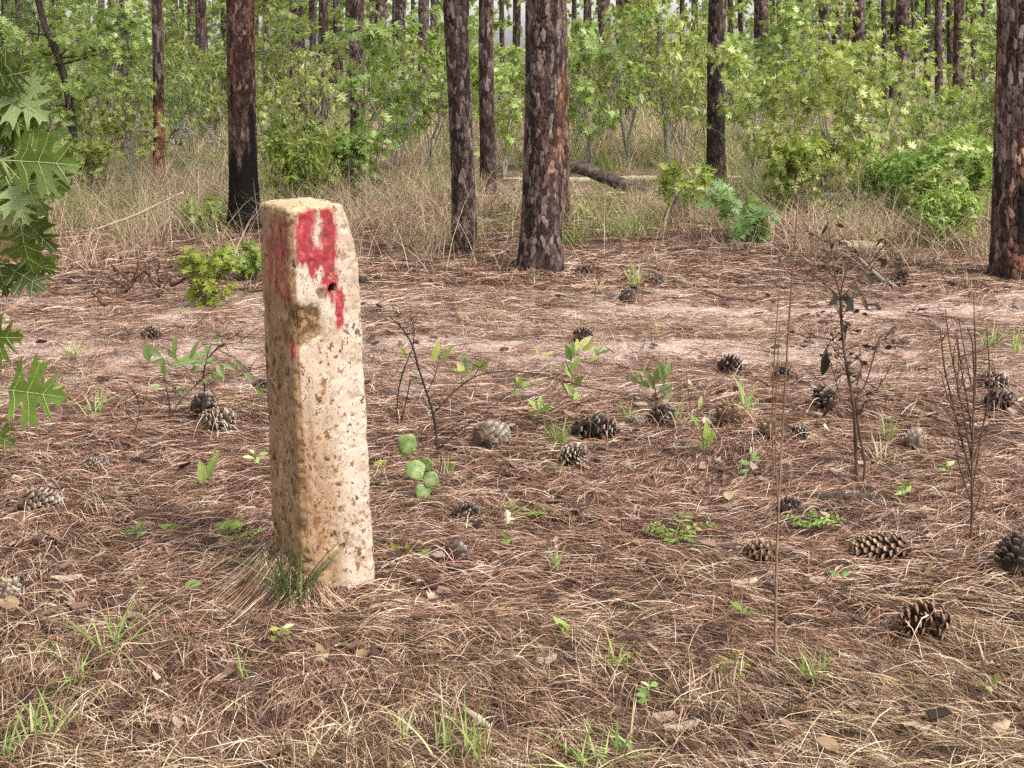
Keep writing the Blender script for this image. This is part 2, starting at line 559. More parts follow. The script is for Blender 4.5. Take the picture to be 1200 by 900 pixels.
def rosettes(mb, rng, T, C, D, size, per=(5, 9), droop=.35, sp=.9, jit=.3):
    """leaves radiating round each twig end C with twig direction D"""
    k = rng.integers(per[0], per[1] + 1, len(C))
    Cc = np.repeat(C, k, 0); Dc = np.repeat(D, k, 0)
    n = len(Cc)
    rd = rand_dirs(rng, n)
    per_ = rd - Dc * np.sum(rd * Dc, 1, keepdims=True)
    per_ /= np.linalg.norm(per_, axis=1, keepdims=True) + 1e-9
    lv = Dc * (1 - sp * rng.uniform(.5, 1.1, (n, 1))) + per_ * sp
    lv[:, 2] -= droop * rng.uniform(.2, 1.4, n)
    up = Dc * .6 + np.array([0, 0, .8]) + jit * rng.normal(size=(n, 3))
    Mx = frames(lv, up)
    sz = size * rng.uniform(.42, 1.3, n)
    L = Cc - Dc * rng.uniform(0, .35, (n, 1)) * size * 1.2
    mb.inst(T, Mx * sz[:, None, None], L)


# ------------------------------------------------------------------ ground sheet
def axis_pts(lo, hi, step, far, grow=1.17):
    c = list(np.arange(lo, hi + 1e-6, step))
    a, st = [], step
    x = hi
    while x < far:
        st *= grow; x += st; a.append(x)
    b, st = [], step
    x = lo
    while x > -far:
        st *= grow; x -= st; b.append(x)
    return np.array(b[::-1] + c + a)


gx = axis_pts(-6, 6, .05, 900)
gy = axis_pts(1.2, 11, .05, 900)
GX, GY = np.meshgrid(gx, gy)
GZ = hgt(GX, GY)
nx, ny = len(gx), len(gy)
ii = (np.arange(ny - 1)[:, None] * nx + np.arange(nx - 1)[None, :]).ravel()
mb = MB()
mb.add(np.stack([GX, GY, GZ], -1).reshape(-1, 3), np.full(len(ii), 4), np.stack([ii, ii + 1, ii + nx + 1, ii + nx], 1).ravel(), sand=sand(GX, GY).ravel())
tag(mb.build('ground', GROUND, None, True), kind='structure')


# ------------------------------------------------------------------ needle litter
def litter(rng, y0, y1, dens, wid, lmin, lmax, thick, seg=3, margin=.9):
    w1 = .43 * (y1 * cp + CAM_Z * sp) + margin
    n = int(dens * (y1 - y0) * 2 * w1)
    x = rng.uniform(-w1, w1, n); y = rng.uniform(y0, y1, n)
    w = .43 * (y * cp + CAM_Z * sp) + margin
    keep = (np.abs(x) < w) & (rng.random(n) > sand(x, y) * .85) & (((x - POST[0]) ** 2 + (y - POST[1]) ** 2) > .11 ** 2)
    clump = fbm(x * 3.1, y * 4.3, 0, 2, 77)
    c2 = vnoise(x * 9, y * 13, 0, 79)
    keep &= rng.random(n) < (.15 + 1.4 * clump) * (.12 + 1.2 * sstep(.2, .6, c2))
    x, y = x[keep], y[keep]; n = len(x)
    th = (fbm(x * 1.1, y * 1.1, 0, 2, 51) - .5) * 4.2 + rng.normal(0, .55, n)
    wild = rng.random(n) < .3
    th[wild] = rng.uniform(0, PI, wild.sum())
    L = rng.uniform(lmin, lmax, n)
    kap = rng.normal(0, .5, n)
    t = np.linspace(-.5, .5, seg + 1)
    s_ = L[:, None] * t[None, :]
    ang = th[:, None] + kap[:, None] * s_
    dx = np.cos(ang); dy = np.sin(ang)
    st = L[:, None] / seg
    X = x[:, None] + np.cumsum(dx * st, 1) - (np.sum(dx * st, 1) / 2)[:, None]
    Y = y[:, None] + np.cumsum(dy * st, 1) - (np.sum(dy * st, 1) / 2)[:, None]
    lay = rng.random(n) ** 1.4 * thick
    tilt = rng.normal(0, .07, n)
    arch = np.abs(rng.normal(0, .012, n))
    Z = hgt(X, Y) + .002 + lay[:, None] + np.abs(tilt[:, None] * (s_ + .5 * L[:, None] * (rng.random(n) < .5)[:, None])) * .6 + arch[:, None] * (1 - (2 * t[None, :]) ** 2)
    Pth = np.stack([X, Y, Z], -1)
    roll = rng.uniform(-1.1, 1.1, n)
    side = np.stack([-np.sin(th) * np.cos(roll), np.cos(th) * np.cos(roll), np.sin(roll)], 1)
    W = np.full((n, seg + 1), 1.0) * (wid * rng.uniform(.75, 1.25, n))[:, None]
    W[:, -1] *= .35
    return Pth, W, side


rng = np.random.default_rng(11)
mb = MB()
for args in ((1.75, 3.2, 22000, .00145, .06, .21, .030), (3.2, 4.8, 15500, .0017, .07, .21, .026), (4.8, 7.2, 6800, .0021, .09, .26, .022),
             (7.2, 10.5, 2800, .003, .12, .30, .02), (10.5, 15, 550, .0045, .15, .32, .02)):
    mb.ribbons(*litter(rng, *args))
# needles fallen against the foot of the post
n = 4800
a = rng.uniform(PI * .7, PI * 1.75, n)
rr = rng.uniform(.12, .19, n)
base = np.stack([POST[0] + rr * np.cos(a), POST[1] + rr * np.sin(a)], 1)
out = np.stack([np.cos(a + rng.normal(0, .95, n)), np.sin(a + rng.normal(0, .95, n))], 1)
t = np.linspace(0, 1, 5)
L = rng.uniform(.06, .24, n)
XY = base[:, None, :] + out[:, None, :] * (L[:, None] * t[None, :])[..., None]
z0 = rng.uniform(.0, 1, n) ** 1.7 * .12 * (1 - .75 * sstep(-.08, .10, base[:, 0] - POST[0]))
Z = hgt(XY[..., 0], XY[..., 1]) + z0[:, None] * (1 - t[None, :]) ** 1.5 + .006
Pn = np.concatenate([XY, Z[..., None]], -1)
side = np.stack([-out[:, 1], out[:, 0], rng.normal(0, .5, n)], 1)
mb.ribbons(Pn, np.full((n, 5), .0016), side)
tag(mb.build('needle_litter', NEEDLE), 'reddish brown fallen pine needles carpeting the ground', 'pine needles', kind='stuff')

# dry leaves and twig scraps
rng = np.random.default_rng(5)
n = 900
y = 2.0 + 8.0 * rng.random(n) ** 1.3
x = rng.uniform(-1, 1, n) * (.43 * (y * cp + .42) + .8)
k = (rng.random(n) > sand(x, y)) & (np.hypot(x - POST[0], y - POST[1]) > .2) & (fbm(x * 1.2, y * 1.2, 0, 2, 88) + rng.normal(0, .12, n) > .5)
x, y = x[k], y[k]; n = len(x)
a = rng.uniform(0, 2 * PI, n)
yv = np.stack([np.cos(a), np.sin(a), rng.normal(0, .25, n)], 1)
zh = np.array([0, 0, 1]) + rng.normal(0, .4, (n, 3)) * np.array([1, 1, .2])
zh[rng.random(n) < .45] *= -1
mb = MB()
half = rng.random(n) < .55
sz = rng.uniform(.03, .085, n)
loc = np.stack([x, y, hgt(x, y) + rng.uniform(.015, .035, n)], 1)
Mx = frames(yv, zh) * sz[:, None, None]
mb.inst(tmpl([0, .15, .42, .66, 1], [
    [s(0), (.012, 0), (.012, .15), s(1)], [s(1), (.012, .15), (.10, .22), (.30, .36), (.10, .42), s(2)],
    [s(2), (.10, .42), (.36, .62), (.10, .66), s(3)], [s(3), (.10, .66), (.2, .86), s(4)]], .5, .5), Mx[half], loc[half])
mb.inst(OVAL, Mx[~half], loc[~half])
tag(mb.build('leaf_litter', DRYLEAF), 'curled pale tan dead leaves scattered over the needles', 'dead leaves', kind='stuff')

mb = MB()
for _ in range(420):
    y = 2.0 + 9 * rng.random() ** 1.2
    x = rng.uniform(-1, 1) * (.43 * (y * cp + .42) + .8)
    if math.hypot(x - POST[0], y - POST[1]) < .3: continue
    L = rng.uniform(.05, .28); a = rng.uniform(0, PI)
    t = np.linspace(-.5, .5, 4)
    X = x + L * t * math.cos(a) + rng.normal(0, .008, 4); Y = y + L * t * math.sin(a) + rng.normal(0, .008, 4)
    mb.tube(np.stack([X, Y, hgt(X, Y) + .018 + rng.uniform(0, .012)], 1), np.linspace(1, .6, 4) * rng.uniform(.0018, .0045), 5)
tag(mb.build('twig_litter', TWIG), 'small broken twigs lying among the pine needles', 'twigs', kind='stuff')


rng = np.random.default_rng(6)
n = 3200
y = 1.9 + 8.5 * rng.random(n) ** 1.2
x = rng.uniform(-1, 1, n) * (.43 * (y * cp + .42) + .8)
k = (np.hypot(x - POST[0], y - POST[1]) > .2) & (fbm(x * 1.6 + 5, y * 1.6, 0, 2, 89) + rng.normal(0, .1, n) > .48)
x, y = x[k], y[k]; n = len(x)
a = rng.uniform(0, 2 * PI, n)
yv = np.stack([np.cos(a), np.sin(a), rng.normal(0, .2, n)], 1)
zh = np.array([0, 0, 1]) + rng.normal(0, .3, (n, 3))
m_ = frames(yv, zh) * (rng.uniform(.02, .06, n) * (1 + .05 * y))[:, None, None]
cube = (np.array([(-.22, 0, 0), (.25, .05, 0), (.18, .95, 0), (-.1, .8, .05), (-.22, 0, -.08), (.25, .05, -.08), (.18, .95, -.08), (-.1, .8, -.06)]), np.array([4] * 6), np.array([0, 1, 2, 3, 7, 6, 5, 4, 0, 4, 5, 1, 1, 5, 6, 2, 2, 6, 7, 3, 3, 7, 4, 0]))
mb = MB()
mb.inst(cube, m_, np.stack([x, y, hgt(x, y) + rng.uniform(.018, .045, n)], 1))
CHIP = leaf_mat('bark_chip', [(0, (.02, .013, .01)), (.5, (.09, .05, .036)), (.8, (.17, .105, .075)), (1, (.30, .22, .165))], spec=.15, rough=.8, tf=.0)
tag(mb.build('bark_litter', CHIP), 'small flakes of shed bark and cone scales in the needles', 'bark flakes', kind='stuff')


# ------------------------------------------------------------------ grass
def blades(mb, rng, x, y, h, wid, lean, K=4, outdir=None, bend=1.0):
    n = len(x)
    a = rng.uniform(0, 2 * PI, n) if outdir is None else outdir + rng.normal(0, .5, n)
    t = np.linspace(0, 1, K)
    ln = np.abs(rng.normal(lean, lean * .5, n))
    d = h[:, None] * (ln[:, None] * t + bend * ln[:, None] * t * t)
    zz = h[:, None] * (t * (1 - .35 * np.minimum(ln, 1.5)[:, None] * t))
    X = x[:, None] + np.cos(a)[:, None] * d; Y = y[:, None] + np.sin(a)[:, None] * d
    Z = hgt(x, y)[:, None] + zz
    b = a + rng.normal(0, .9, n)
    side = np.stack([-np.sin(b), np.cos(b), np.zeros(n)], 1)
    W = (wid * rng.uniform(.7, 1.3, n))[:, None] * (1 - .85 * t ** 1.5)[None, :]
    mb.ribbons(np.stack([X, Y, Z], -1), W, side)


def field(rng, n, y0, y1, margin=2.2, p=1.0):
    y = y0 + (y1 - y0) * rng.random(n) ** p
    x = rng.uniform(-1, 1, n) * (.43 * (y * cp + .42) + margin)
    return x, y


def tufted(mb, rng, ntuft, per, y0, y1, hr, wid, lean, fn, spread=.05, p=1.0):
    x, y = field(rng, ntuft, y0, y1, p=p)
    k = rng.random(ntuft) < fn(x, y)
    x, y = x[k], y[k]
    m = rng.integers(per // 2, per + per // 2, len(x))
    hh = np.repeat(rng.uniform(hr[0], hr[1], len(x)), m)
    X = np.repeat(x, m) + rng.normal(0, spread, m.sum()); Y = np.repeat(y, m) + rng.normal(0, spread, m.sum())
    pxx = 600 + F * X / (Y * cp + CAM_Z * sp)
    hh = hh * (1 - (.15 + .5 * (Y > 12.8)) * ((pxx > 655) & (pxx < 850) & (Y > 11) & (Y < 18)) - .86 * ((pxx > 560) & (pxx < 625) & (Y > 13.5) & (Y < 18)))
    blades(mb, rng, X, Y, hh * rng.uniform(.5, 1.1, m.sum()), wid, lean)


def edge(x, y, a=8.5, b=10.6):
    return sstep(a, b, y + 1.6 * (fbm(x * .55, y * .3, 0, 2, 61) - .5))


rng = np.random.default_rng(21)
mb = MB()
tufted(mb, rng, 2500, 24, 9.0, 20, (.16, .60), .005, .48, lambda x, y: edge(x, y) * sstep(.40, .60, fbm(x * .9, y * .6, 0, 3, 70)))
tufted(mb, rng, 900, 5, 8.9, 15, (.3, .75), .004, .25, lambda x, y: edge(x, y) * .8, .12)
tufted(mb, rng, 2000, 16, 18, 34, (.3, .7), .010, .4, lambda x, y: .6 + 0 * x)
tufted(mb, rng, 420, 9, 8.0, 10.5, (.08, .25), .004, .5, lambda x, y: .5 * sstep(7.9, 9.5, y))
tag(mb.build('dry_grass', GRASSD), 'tall straw coloured dry grass along the edge of the woods', 'dry grass', kind='stuff')
mb = MB()
tufted(mb, rng, 2300, 20, 9.2, 20, (.14, .50), .006, .5, lambda x, y: edge(x, y, 9.8, 12) * sstep(.38, .56, fbm(x * .6 + 9, y * .4, 0, 2, 90) + .16 * sstep(.5, 4, np.abs(x + .6)) + .08 * (x > 3)))
tufted(mb, rng, 1300, 16, 18, 36, (.3, .8), .012, .38, lambda x, y: .6 + 0 * x)
tag(mb.build('green_grass', GRASSG), 'fresh green grass mixed into the dry grass below the oaks', 'green grass', kind='stuff')
mb = MB()
tufted(mb, rng, 560, 5, 2.2, 9.5, (.05, .15), .0035, .35, lambda x, y: sstep(.45, .6, fbm(x * .9 + 4, y * .9, 0, 2, 95) + .06 * (x > .3)) * (np.hypot(x - POST[0], y - POST[1]) > .3), .02)
tufted(mb, rng, 90, 5, 2.1, 2.8, (.05, .11), .003, .5, lambda x, y: .7 * sstep(-.6, .6, x), .03)
tag(mb.build('sparse_grass', GRASSG), 'thin stray green grass blades coming up through the needles', 'stray grass', kind='stuff')


# ------------------------------------------------------------------ concrete post
def make_post():
    a0, a1 = .246, .216
    Y = POST[1]
    ztop = P(365, 236, Y)[2] - float(hgt(*POST))
    root = thing('boundary_post', 'leaning square concrete marker post with red paint strokes and lichen spots', 'concrete post', (POST[0], POST[1], float(hgt(*POST)) - .03))
    H = ztop + .03
    ch = .17
    per = 236
    # rounded square outline, unit half size
    pts, nrm = [], []
    seg = 2 * (1 - ch); arc = ch * PI / 2
    tot = 4 * (seg + arc)
    for u in np.arange(per) / per * tot:
        side = int(u // (seg + arc)); v = u - side * (seg + arc)
        if v < seg: p, nn = (-(1 - ch) + v, -1), (0, -1)
        else:
            t = (v - seg) / arc * PI / 2
            q = 0.55   # between a chamfer and a round
            rx, ry = (1 - ch) + ch * math.sin(t), -(1 - ch) - ch * math.cos(t)
            cx, cy = (1 - ch) + ch * t / (PI / 2), -1 + ch * t / (PI / 2)
            p = (rx * q + cx * (1 - q), ry * q + cy * (1 - q)); nn = (math.sin(t), -math.cos(t))
        c, s_ = math.cos(side * PI / 2), math.sin(side * PI / 2)
        pts.append((p[0] * c - p[1] * s_, p[0] * s_ + p[1] * c)); nrm.append((nn[0] * c - nn[1] * s_, nn[0] * s_ + nn[1] * c))
    pts, nrm = np.array(pts), np.array(nrm)
    zs = list(np.arange(-.15, H - .012, .0045))
    rows = [(z, 1.0) for z in zs]
    for t in np.linspace(0, 1, 6): rows.append((H - .012 + .012 * math.sin(t * PI / 2), 1 - .10 * (1 - math.cos(t * PI / 2))))
    for t in np.linspace(.85, .02, 24): rows.append((H + .004 * (1 - t), t))
    zz = np.array([r[0] for r in rows]); sc = np.array([r[1] for r in rows])
    half = .5 * (a0 + (a1 - a0) * np.clip(zz / H, 0, 1))
    XY = pts[None] * (half * sc)[:, None, None]
    N2 = np.broadcast_to(nrm[None], XY.shape)
    X, Yl, Z = XY[..., 0], XY[..., 1], np.broadcast_to(zz[:, None], XY.shape[:2])
    wallm = (sc > .86).astype(float)[:, None]
    nb = fbm(X * 14, Yl * 14, Z * 14, 3, 3)
    pit = vnoise(X * 75, Yl * 75, Z * 60, 8)
    pit2 = vnoise(X * 150, Yl * 150, Z * 150, 12)
    top_d = H - Z
    disp = .0035 * (nb - .5) - .0035 * sstep(.66, .85, pit) - .0012 * pit2
    # chipped corners: edges worn unevenly
    corner = sstep(.6, .95, np.minimum(np.abs(pts[:, 0]), np.abs(pts[:, 1])))[None, :]
    disp -= corner * .007 * sstep(.45, .8, fbm(X * 9, Yl * 9, Z * 16, 3, 23))
    # the spalled patch on the near left corner
    cxl = X - (-.080); czl = top_d - .335
    gm = np.exp(-((cxl / .066) ** 2 + ((Yl + .1) / .06) ** 2 + (czl / .085) ** 2)) * (.15 + 1.5 * fbm(X * 26, Yl * 26, Z * 20, 4, 29))
    gouge = sstep(.10, .95, gm)
    disp -= gouge * .014 * (.2 + 1.2 * fbm(X * 40, Yl * 40, Z * 40, 3, 14))
    # bolt hole
    front = (N2[..., 1] < -.9) & (wallm > 0)
    hd = np.hypot(X - .014, top_d - .237)
    hole = sstep(.0135, .0105, hd) * front
    X2 = X + N2[..., 0] * disp; Y2 = Yl + N2[..., 1] * disp + hole * .045
    # the upper right corner is broken off along a slope
    lim = (.110 - .054 * np.clip(1 - top_d / .17, 0, 1) + .008 * (fbm(X * 0 + 1, Yl * 20, Z * 20, 3, 33) - .5))
    X2 = np.where((top_d < .17), np.minimum(X2, lim), X2)
    Zt = Z + np.where(wallm > 0, 0, .007 * (fbm(X * 25, Yl * 25, 0, 3, 4) - .5)) - .010 * corner * (top_d < .03) * fbm(X * 12, Yl * 12, 1, 2, 6)
    # paint strokes (front face and left face)
    wv = fbm(X * 30 + Yl * 30, top_d * 22, Z * 0, 3, 71) - .5
    wv2 = fbm(X * 70 + Yl * 70, top_d * 9, Z * 0, 2, 73) - .5

    def stroke(c, w, za, zb, u):
        side = 1.15 - np.abs(u - c - .022 * wv) / w
        ends = np.minimum((top_d - za) / .03 + .6, (zb - top_d + .09 * wv2) / .035 + .5)
        return np.clip(np.minimum(side * 1.3, ends), 0, 1)
    pf = np.maximum.reduce([stroke(-.062, .037, .012, .16, X), stroke(-.052, .016, .12, .20, X), stroke(.008, .033, .014, .24, X), stroke(-.025, .045, .115, .19, X),
                            stroke(.004, .018, .2, .285, X), stroke(.034, .017, .24, .33, X), stroke(.008, .015, .01, .05, X)]) * (N2[..., 1] < -.75)
    pl = np.maximum.reduce([.56 * stroke(-.035, .075, .02, .29, Yl), .62 * stroke(-.05, .03, .04, .17, Yl), .7 * stroke(-.085, .016, .36, .43, Yl), .52 * stroke(.03, .035, .08, .25, Yl)]) * (N2[..., 0] < -.75)
    paint = np.maximum(pf, pl) * wallm
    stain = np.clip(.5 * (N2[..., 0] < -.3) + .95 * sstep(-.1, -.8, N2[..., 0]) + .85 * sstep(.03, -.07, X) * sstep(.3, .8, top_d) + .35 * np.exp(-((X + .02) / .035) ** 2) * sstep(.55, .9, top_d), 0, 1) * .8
    rim = np.clip(sstep(.035, .008, top_d), 0, 1)
    V = np.stack([X2, Y2, Zt], -1).reshape(-1, 3)
    nr = len(rows)
    i = np.arange(nr - 1)[:, None] * per; j = np.arange(per)[None, :]; j2 = (j + 1) % per
    I = np.stack([i + j, i + j2, i + per + j2, i + per + j], -1).reshape(-1)
    S = [4] * ((nr - 1) * per) + [per]
    I = np.concatenate([I, np.arange((nr - 1) * per, nr * per)])
    m = MB()
    m.add(V, S, I, paint=paint.ravel(), stain=stain.ravel(), gouge=gouge.ravel(), rim=rim.ravel(), hole=sstep(.2, .8, hole).ravel())
    me = m.mesh('post_shaft', POSTM, True)
    o = link('post_shaft', me, root)
    root.rotation_euler = (R(0.2), R(-.25), R(35.5))
    return root


make_post()


# ------------------------------------------------------------------ pines
def bark_mesh(seed, r0, hi, top, nu, dz, cw, chh, depth, char=None, red=None, flare=.3, name='trunk', orange=None):
    rg = np.random.default_rng(seed)
    z = np.concatenate([np.arange(-.1, hi, dz), np.linspace(hi, top, max(6, int((top - hi) / .5)))])
    u = np.arange(nu) / nu
    U, Z = np.meshgrid(u, z)
    circ = 2 * PI * r0
    nc = max(6, int(round(circ / cw)))
    wu = U * nc + .35 * np.sin(U * 2 * PI * 5 + Z * 40) * 0 + .8 * (fbm(U * nc * .7 % (nc * .7), Z / chh * .7, 0, 2, seed) - .5) * sstep(0, .06, U) * sstep(1, .94, U)
    wz = Z / chh + 1.0 * (vnoise(np.cos(U * 2 * PI) * r0 * 60, np.sin(U * 2 * PI) * r0 * 60, Z * 14, seed + 21) - .5) + .8 * (fbm(np.cos(U * 2 * PI) * 2.2 + 7, np.sin(U * 2 * PI) * 2.2, Z / chh * .5, 2, seed + 3) - .5)
    ci, cj = np.floor(wu), np.floor(wz)
    F1 = np.full(U.shape, 9.0); F2 = np.full(U.shape, 9.0); cell = np.zeros(U.shape); tilt = np.zeros(U.shape)
    for di in (-1, 0, 1):
        for dj in (-1, 0, 1):
            a, b = ci + di, cj + dj
            aw = np.mod(a, nc)
            jx, jy = _hash(aw, b, b * 0, seed), _hash(aw, b, b * 0 + 1, seed)
            cr0 = _hash(aw, b, b * 0 + 7, seed)
            dxv, dyv = a + .1 + .8 * jx - wu, b + .1 + .8 * jy - wz
            d = np.maximum(np.abs(dxv), np.abs(dyv)) * .55 + (np.abs(dxv) + np.abs(dyv)) * .3 + .25 * (cr0 - .5)
            cr = _hash(aw, b, b * 0 + 2, seed)
            new = d < F1
            F2 = np.where(new, F1, np.minimum(F2, d))
            cell = np.where(new, cr, cell); tilt = np.where(new, (jx - .5) * dxv + (cr - .5) * dyv, tilt)
            F1 = np.where(new, d, F1)
    ca0, sa0 = np.cos(U * 2 * PI) * r0, np.sin(U * 2 * PI) * r0
    e = (F2 - F1) * (.5 + 1.3 * vnoise(ca0 * 22, sa0 * 22, Z * 12, seed + 31) ** 1.5) + .11 * (fbm(ca0 * 90, sa0 * 90, Z * 60, 2, seed + 33) - .4)
    cell = np.clip(.85 * cell + .5 * (fbm(ca0 * 70, sa0 * 70, Z * 38, 2, seed + 35) - .5) + .07, 0, 1)
    ca, sa = np.cos(U * 2 * PI), np.sin(U * 2 * PI)
    rad = r0 * (1 + flare * np.exp(-np.clip(Z, 0, None) / .22) - .022 * Z)
    rad = rad * (1 + .07 * (fbm(ca * 1.3 + seed, sa * 1.3, Z * 1.1, 2, seed + 5) - .5) * 2)
    rad = rad + depth * (.8 * sstep(.0, .13, e) - .6 + .6 * (cell - .5) + .8 * tilt)
    bx = .012 * np.sin(Z * .9 + seed) * np.clip(Z, 0, 3); by = .012 * np.cos(Z * .7 + seed) * np.clip(Z, 0, 3)
    V = np.stack([rad * ca + bx, rad * sa + by, Z], -1)
    i = np.arange(len(z) - 1)[:, None] * nu; j = np.arange(nu)[None, :]; j2 = (j + 1) % nu
    I = np.stack([i + j, i + j2, i + nu + j2, i + nu + j], -1).reshape(-1)
    nz = fbm(ca * 2 + seed, sa * 2, Z * 2.2, 3, seed + 9)
    chv = np.zeros(U.shape) if char is None else np.clip(char(np.degrees(U * 2 * PI), Z, nz), 0, 1)
    rdv = sstep(.55, .75, nz) * .3 if red is None else np.clip(red(np.degrees(U * 2 * PI), Z, nz), 0, 1)
    m = MB()
    m.add(V.reshape(-1, 3), np.full(len(I) // 4, 4), I, edge=e.ravel(), cell=cell.ravel(), char=chv.ravel(), red=rdv.ravel())
    return m.mesh(name, BARK, True)


def tuft_mesh():
    """a high open pine crown: limbs ending in brushes of long needles"""
    rg = np.random.default_rng(3)
    m = MB()
    for k in range(13):
        z0 = rg.uniform(0, 4.2); a = rg.uniform(0, 2 * PI); L = rg.uniform(.8, 2.2) * (1.15 - z0 / 6)
        d = np.array([math.cos(a), math.sin(a), rg.uniform(.05, .5)])
        p = np.array([0, 0, z0]) + d * np.linspace(0, L, 5)[:, None] + np.array([0, 0, .12]) * np.linspace(0, 1, 5)[:, None] ** 2
        m.tube(p, np.linspace(.03, .01, 5), 5)
        for q in (p[-1], p[-2] + rg.normal(0, .15, 3), p[-3] + rg.normal(0, .2, 3)):
            n = 90
            D = rand_dirs(rg, n, -.5, 1)
            m.inst(tmpl([0, 1], [[('s', 0), (.012, .1), (.010, .8), ('s', 1)]], .1, .3), frames(D, rand_dirs(rg, n)) * rg.uniform(.22, .36, n)[:, None, None], np.tile(q, (n, 1)), 1)
    return m.mesh('crown', [TWIG, OAKD])


CROWN = tuft_mesh()
pines = []


def pine(label, cx, by, tx, w, mesh=None, group=None, **kw):
    """base centre (cx,by), centre tx where the trunk leaves the top edge, visible width w"""
    b = G(cx, by)
    dep = b[1] * cp + CAM_Z * sp
    r0 = w * dep / F / 2
    top = P(tx, 0, b[1]) if True else None
    ax = Vector(top - b)
    root = thing('pine_tree', label, 'pine tree', Vector(b), group)
    if mesh is None:
        mesh = bark_mesh(r0=r0, **kw)
        scl = 1.0
    else:
        scl = r0 / .13
    o = link('trunk', mesh, root)
    o.scale = (scl, scl, 1)
    q = Vector((0, 0, 1)).rotation_difference(ax.normalized())
    root.rotation_mode = 'QUATERNION'
    root.rotation_quaternion = q
    rgl = np.random.default_rng(int(cx * 7 + by))
    if scl != 1.0 or mesh.name.startswith('trunk_shared'):
        o.rotation_euler = (0, 0, rgl.uniform(0, 6.28))
    c = link('crown', CROWN, root)
    c.location = (0, 0, 11.2)
    c.rotation_euler = (0, 0, rgl.uniform(0, 6.28))
    k = rgl.uniform(.9, 1.3)
    c.scale = (k, k, k)
    pines.append(root)
    return root


# degrees: 270 faces the camera, 0 right, 180 left
def face(c, w):
    return lambda d: np.exp(-(((d - c + 180) % 360 - 180) / w) ** 2)


pine('big scaly barked pine in the middle, front one of a close pair', 633, 318, 637, 45, seed=1, hi=3.0, top=14, nu=170, dz=.009, cw=.034, chh=.075, depth=.011,
     red=lambda d, z, n: .9 * sstep(.48, .62, n) * face(325, 35)(d) + .2 * sstep(.6, .75, n))
pine('pine with orange bark strip right behind the big middle pine', 649, 266, 649, 33, seed=2, hi=3.0, top=14, nu=120, dz=.011, cw=.032, chh=.075, depth=.011,
     red=lambda d, z, n: .55 * sstep(.47, .62, n + .06 * face(300, 60)(d)))
pine('pine with charred black foot left behind the concrete post', 288, 270, 279, 32, seed=5, hi=3.4, top=14, nu=130, dz=.010, cw=.034, chh=.075, depth=.010, flare=.5,
     char=lambda d, z, n: np.maximum(sstep(.25, -.25, z - .85 - .9 * (n - .5) * 2.2 - .5 * face(345, 60)(d)), .35), red=lambda d, z, n: .4 + sstep(.52, .68, n) * .4)
pine('slim straight pine with flaky grey bark left of the close pair', 545, 298, 534, 27, seed=8, hi=3.2, top=14, nu=120, dz=.010, cw=.033, chh=.07, depth=.010,
     red=lambda d, z, n: .3 * sstep(.6, .75, n))
pine('pine cut by the right edge with a burnt hollow at its foot', 1187, 326, 1190, 46, seed=13, hi=3.0, top=14, nu=170, dz=.009, cw=.036, chh=.085, depth=.012,
     char=lambda d, z, n: np.maximum(np.clip(1.9 * face(277, 26)(d) - .3, 0, 1) * sstep(.86, .70, z + .5 * (n - .5)) * sstep(.24, .38, z + .5 * (n - .5)), sstep(.2, .05, z) * .8), red=lambda d, z, n: np.clip(sstep(.5, .62, n) * .5 + face(275, 22)(d) * sstep(.9, .3, z), 0, 1))
pine('dark pine standing above the fallen log', 839, 212, 841, 20.5, seed=17, hi=3.6, top=14, nu=100, dz=.013, cw=.034, chh=.08, depth=.010,
     char=lambda d, z, n: .5 * sstep(1.5, .9, z + (n - .5)), red=lambda d, z, n: .25 * sstep(.6, .75, n))
pine('thin pine with red stripped bark at its foot, left', 187, 214, 182, 12.5, seed=19, hi=3.6, top=14, nu=80, dz=.015, cw=.036, chh=.085, depth=.009, flare=.3,
     red=lambda d, z, n: sstep(1.15, .85, z) + .2 * sstep(.6, .7, n), char=lambda d, z, n: face(225, 25)(d) * sstep(1.1, .8, z) * sstep(.5, .6, n))
pine('pine left of the slim grey pine above the dead branches', 421, 192, 418, 17.5, seed=23, hi=3.6, top=14, nu=80, dz=.015, cw=.038, chh=.08, depth=.010)
pine('dark pine showing just right behind the slim grey pine', 572, 232, 571, 17, seed=29, hi=3.6, top=14, nu=80, dz=.015, cw=.038, chh=.08, depth=.010, char=lambda d, z, n: .5 * sstep(1.3, .7, z))
SHARED = [bark_mesh(seed=31 + k, r0=.13, hi=4.5, top=14, nu=44, dz=.03, cw=.045, chh=.10, depth=.011, name='trunk_shared') for k in range(3)]
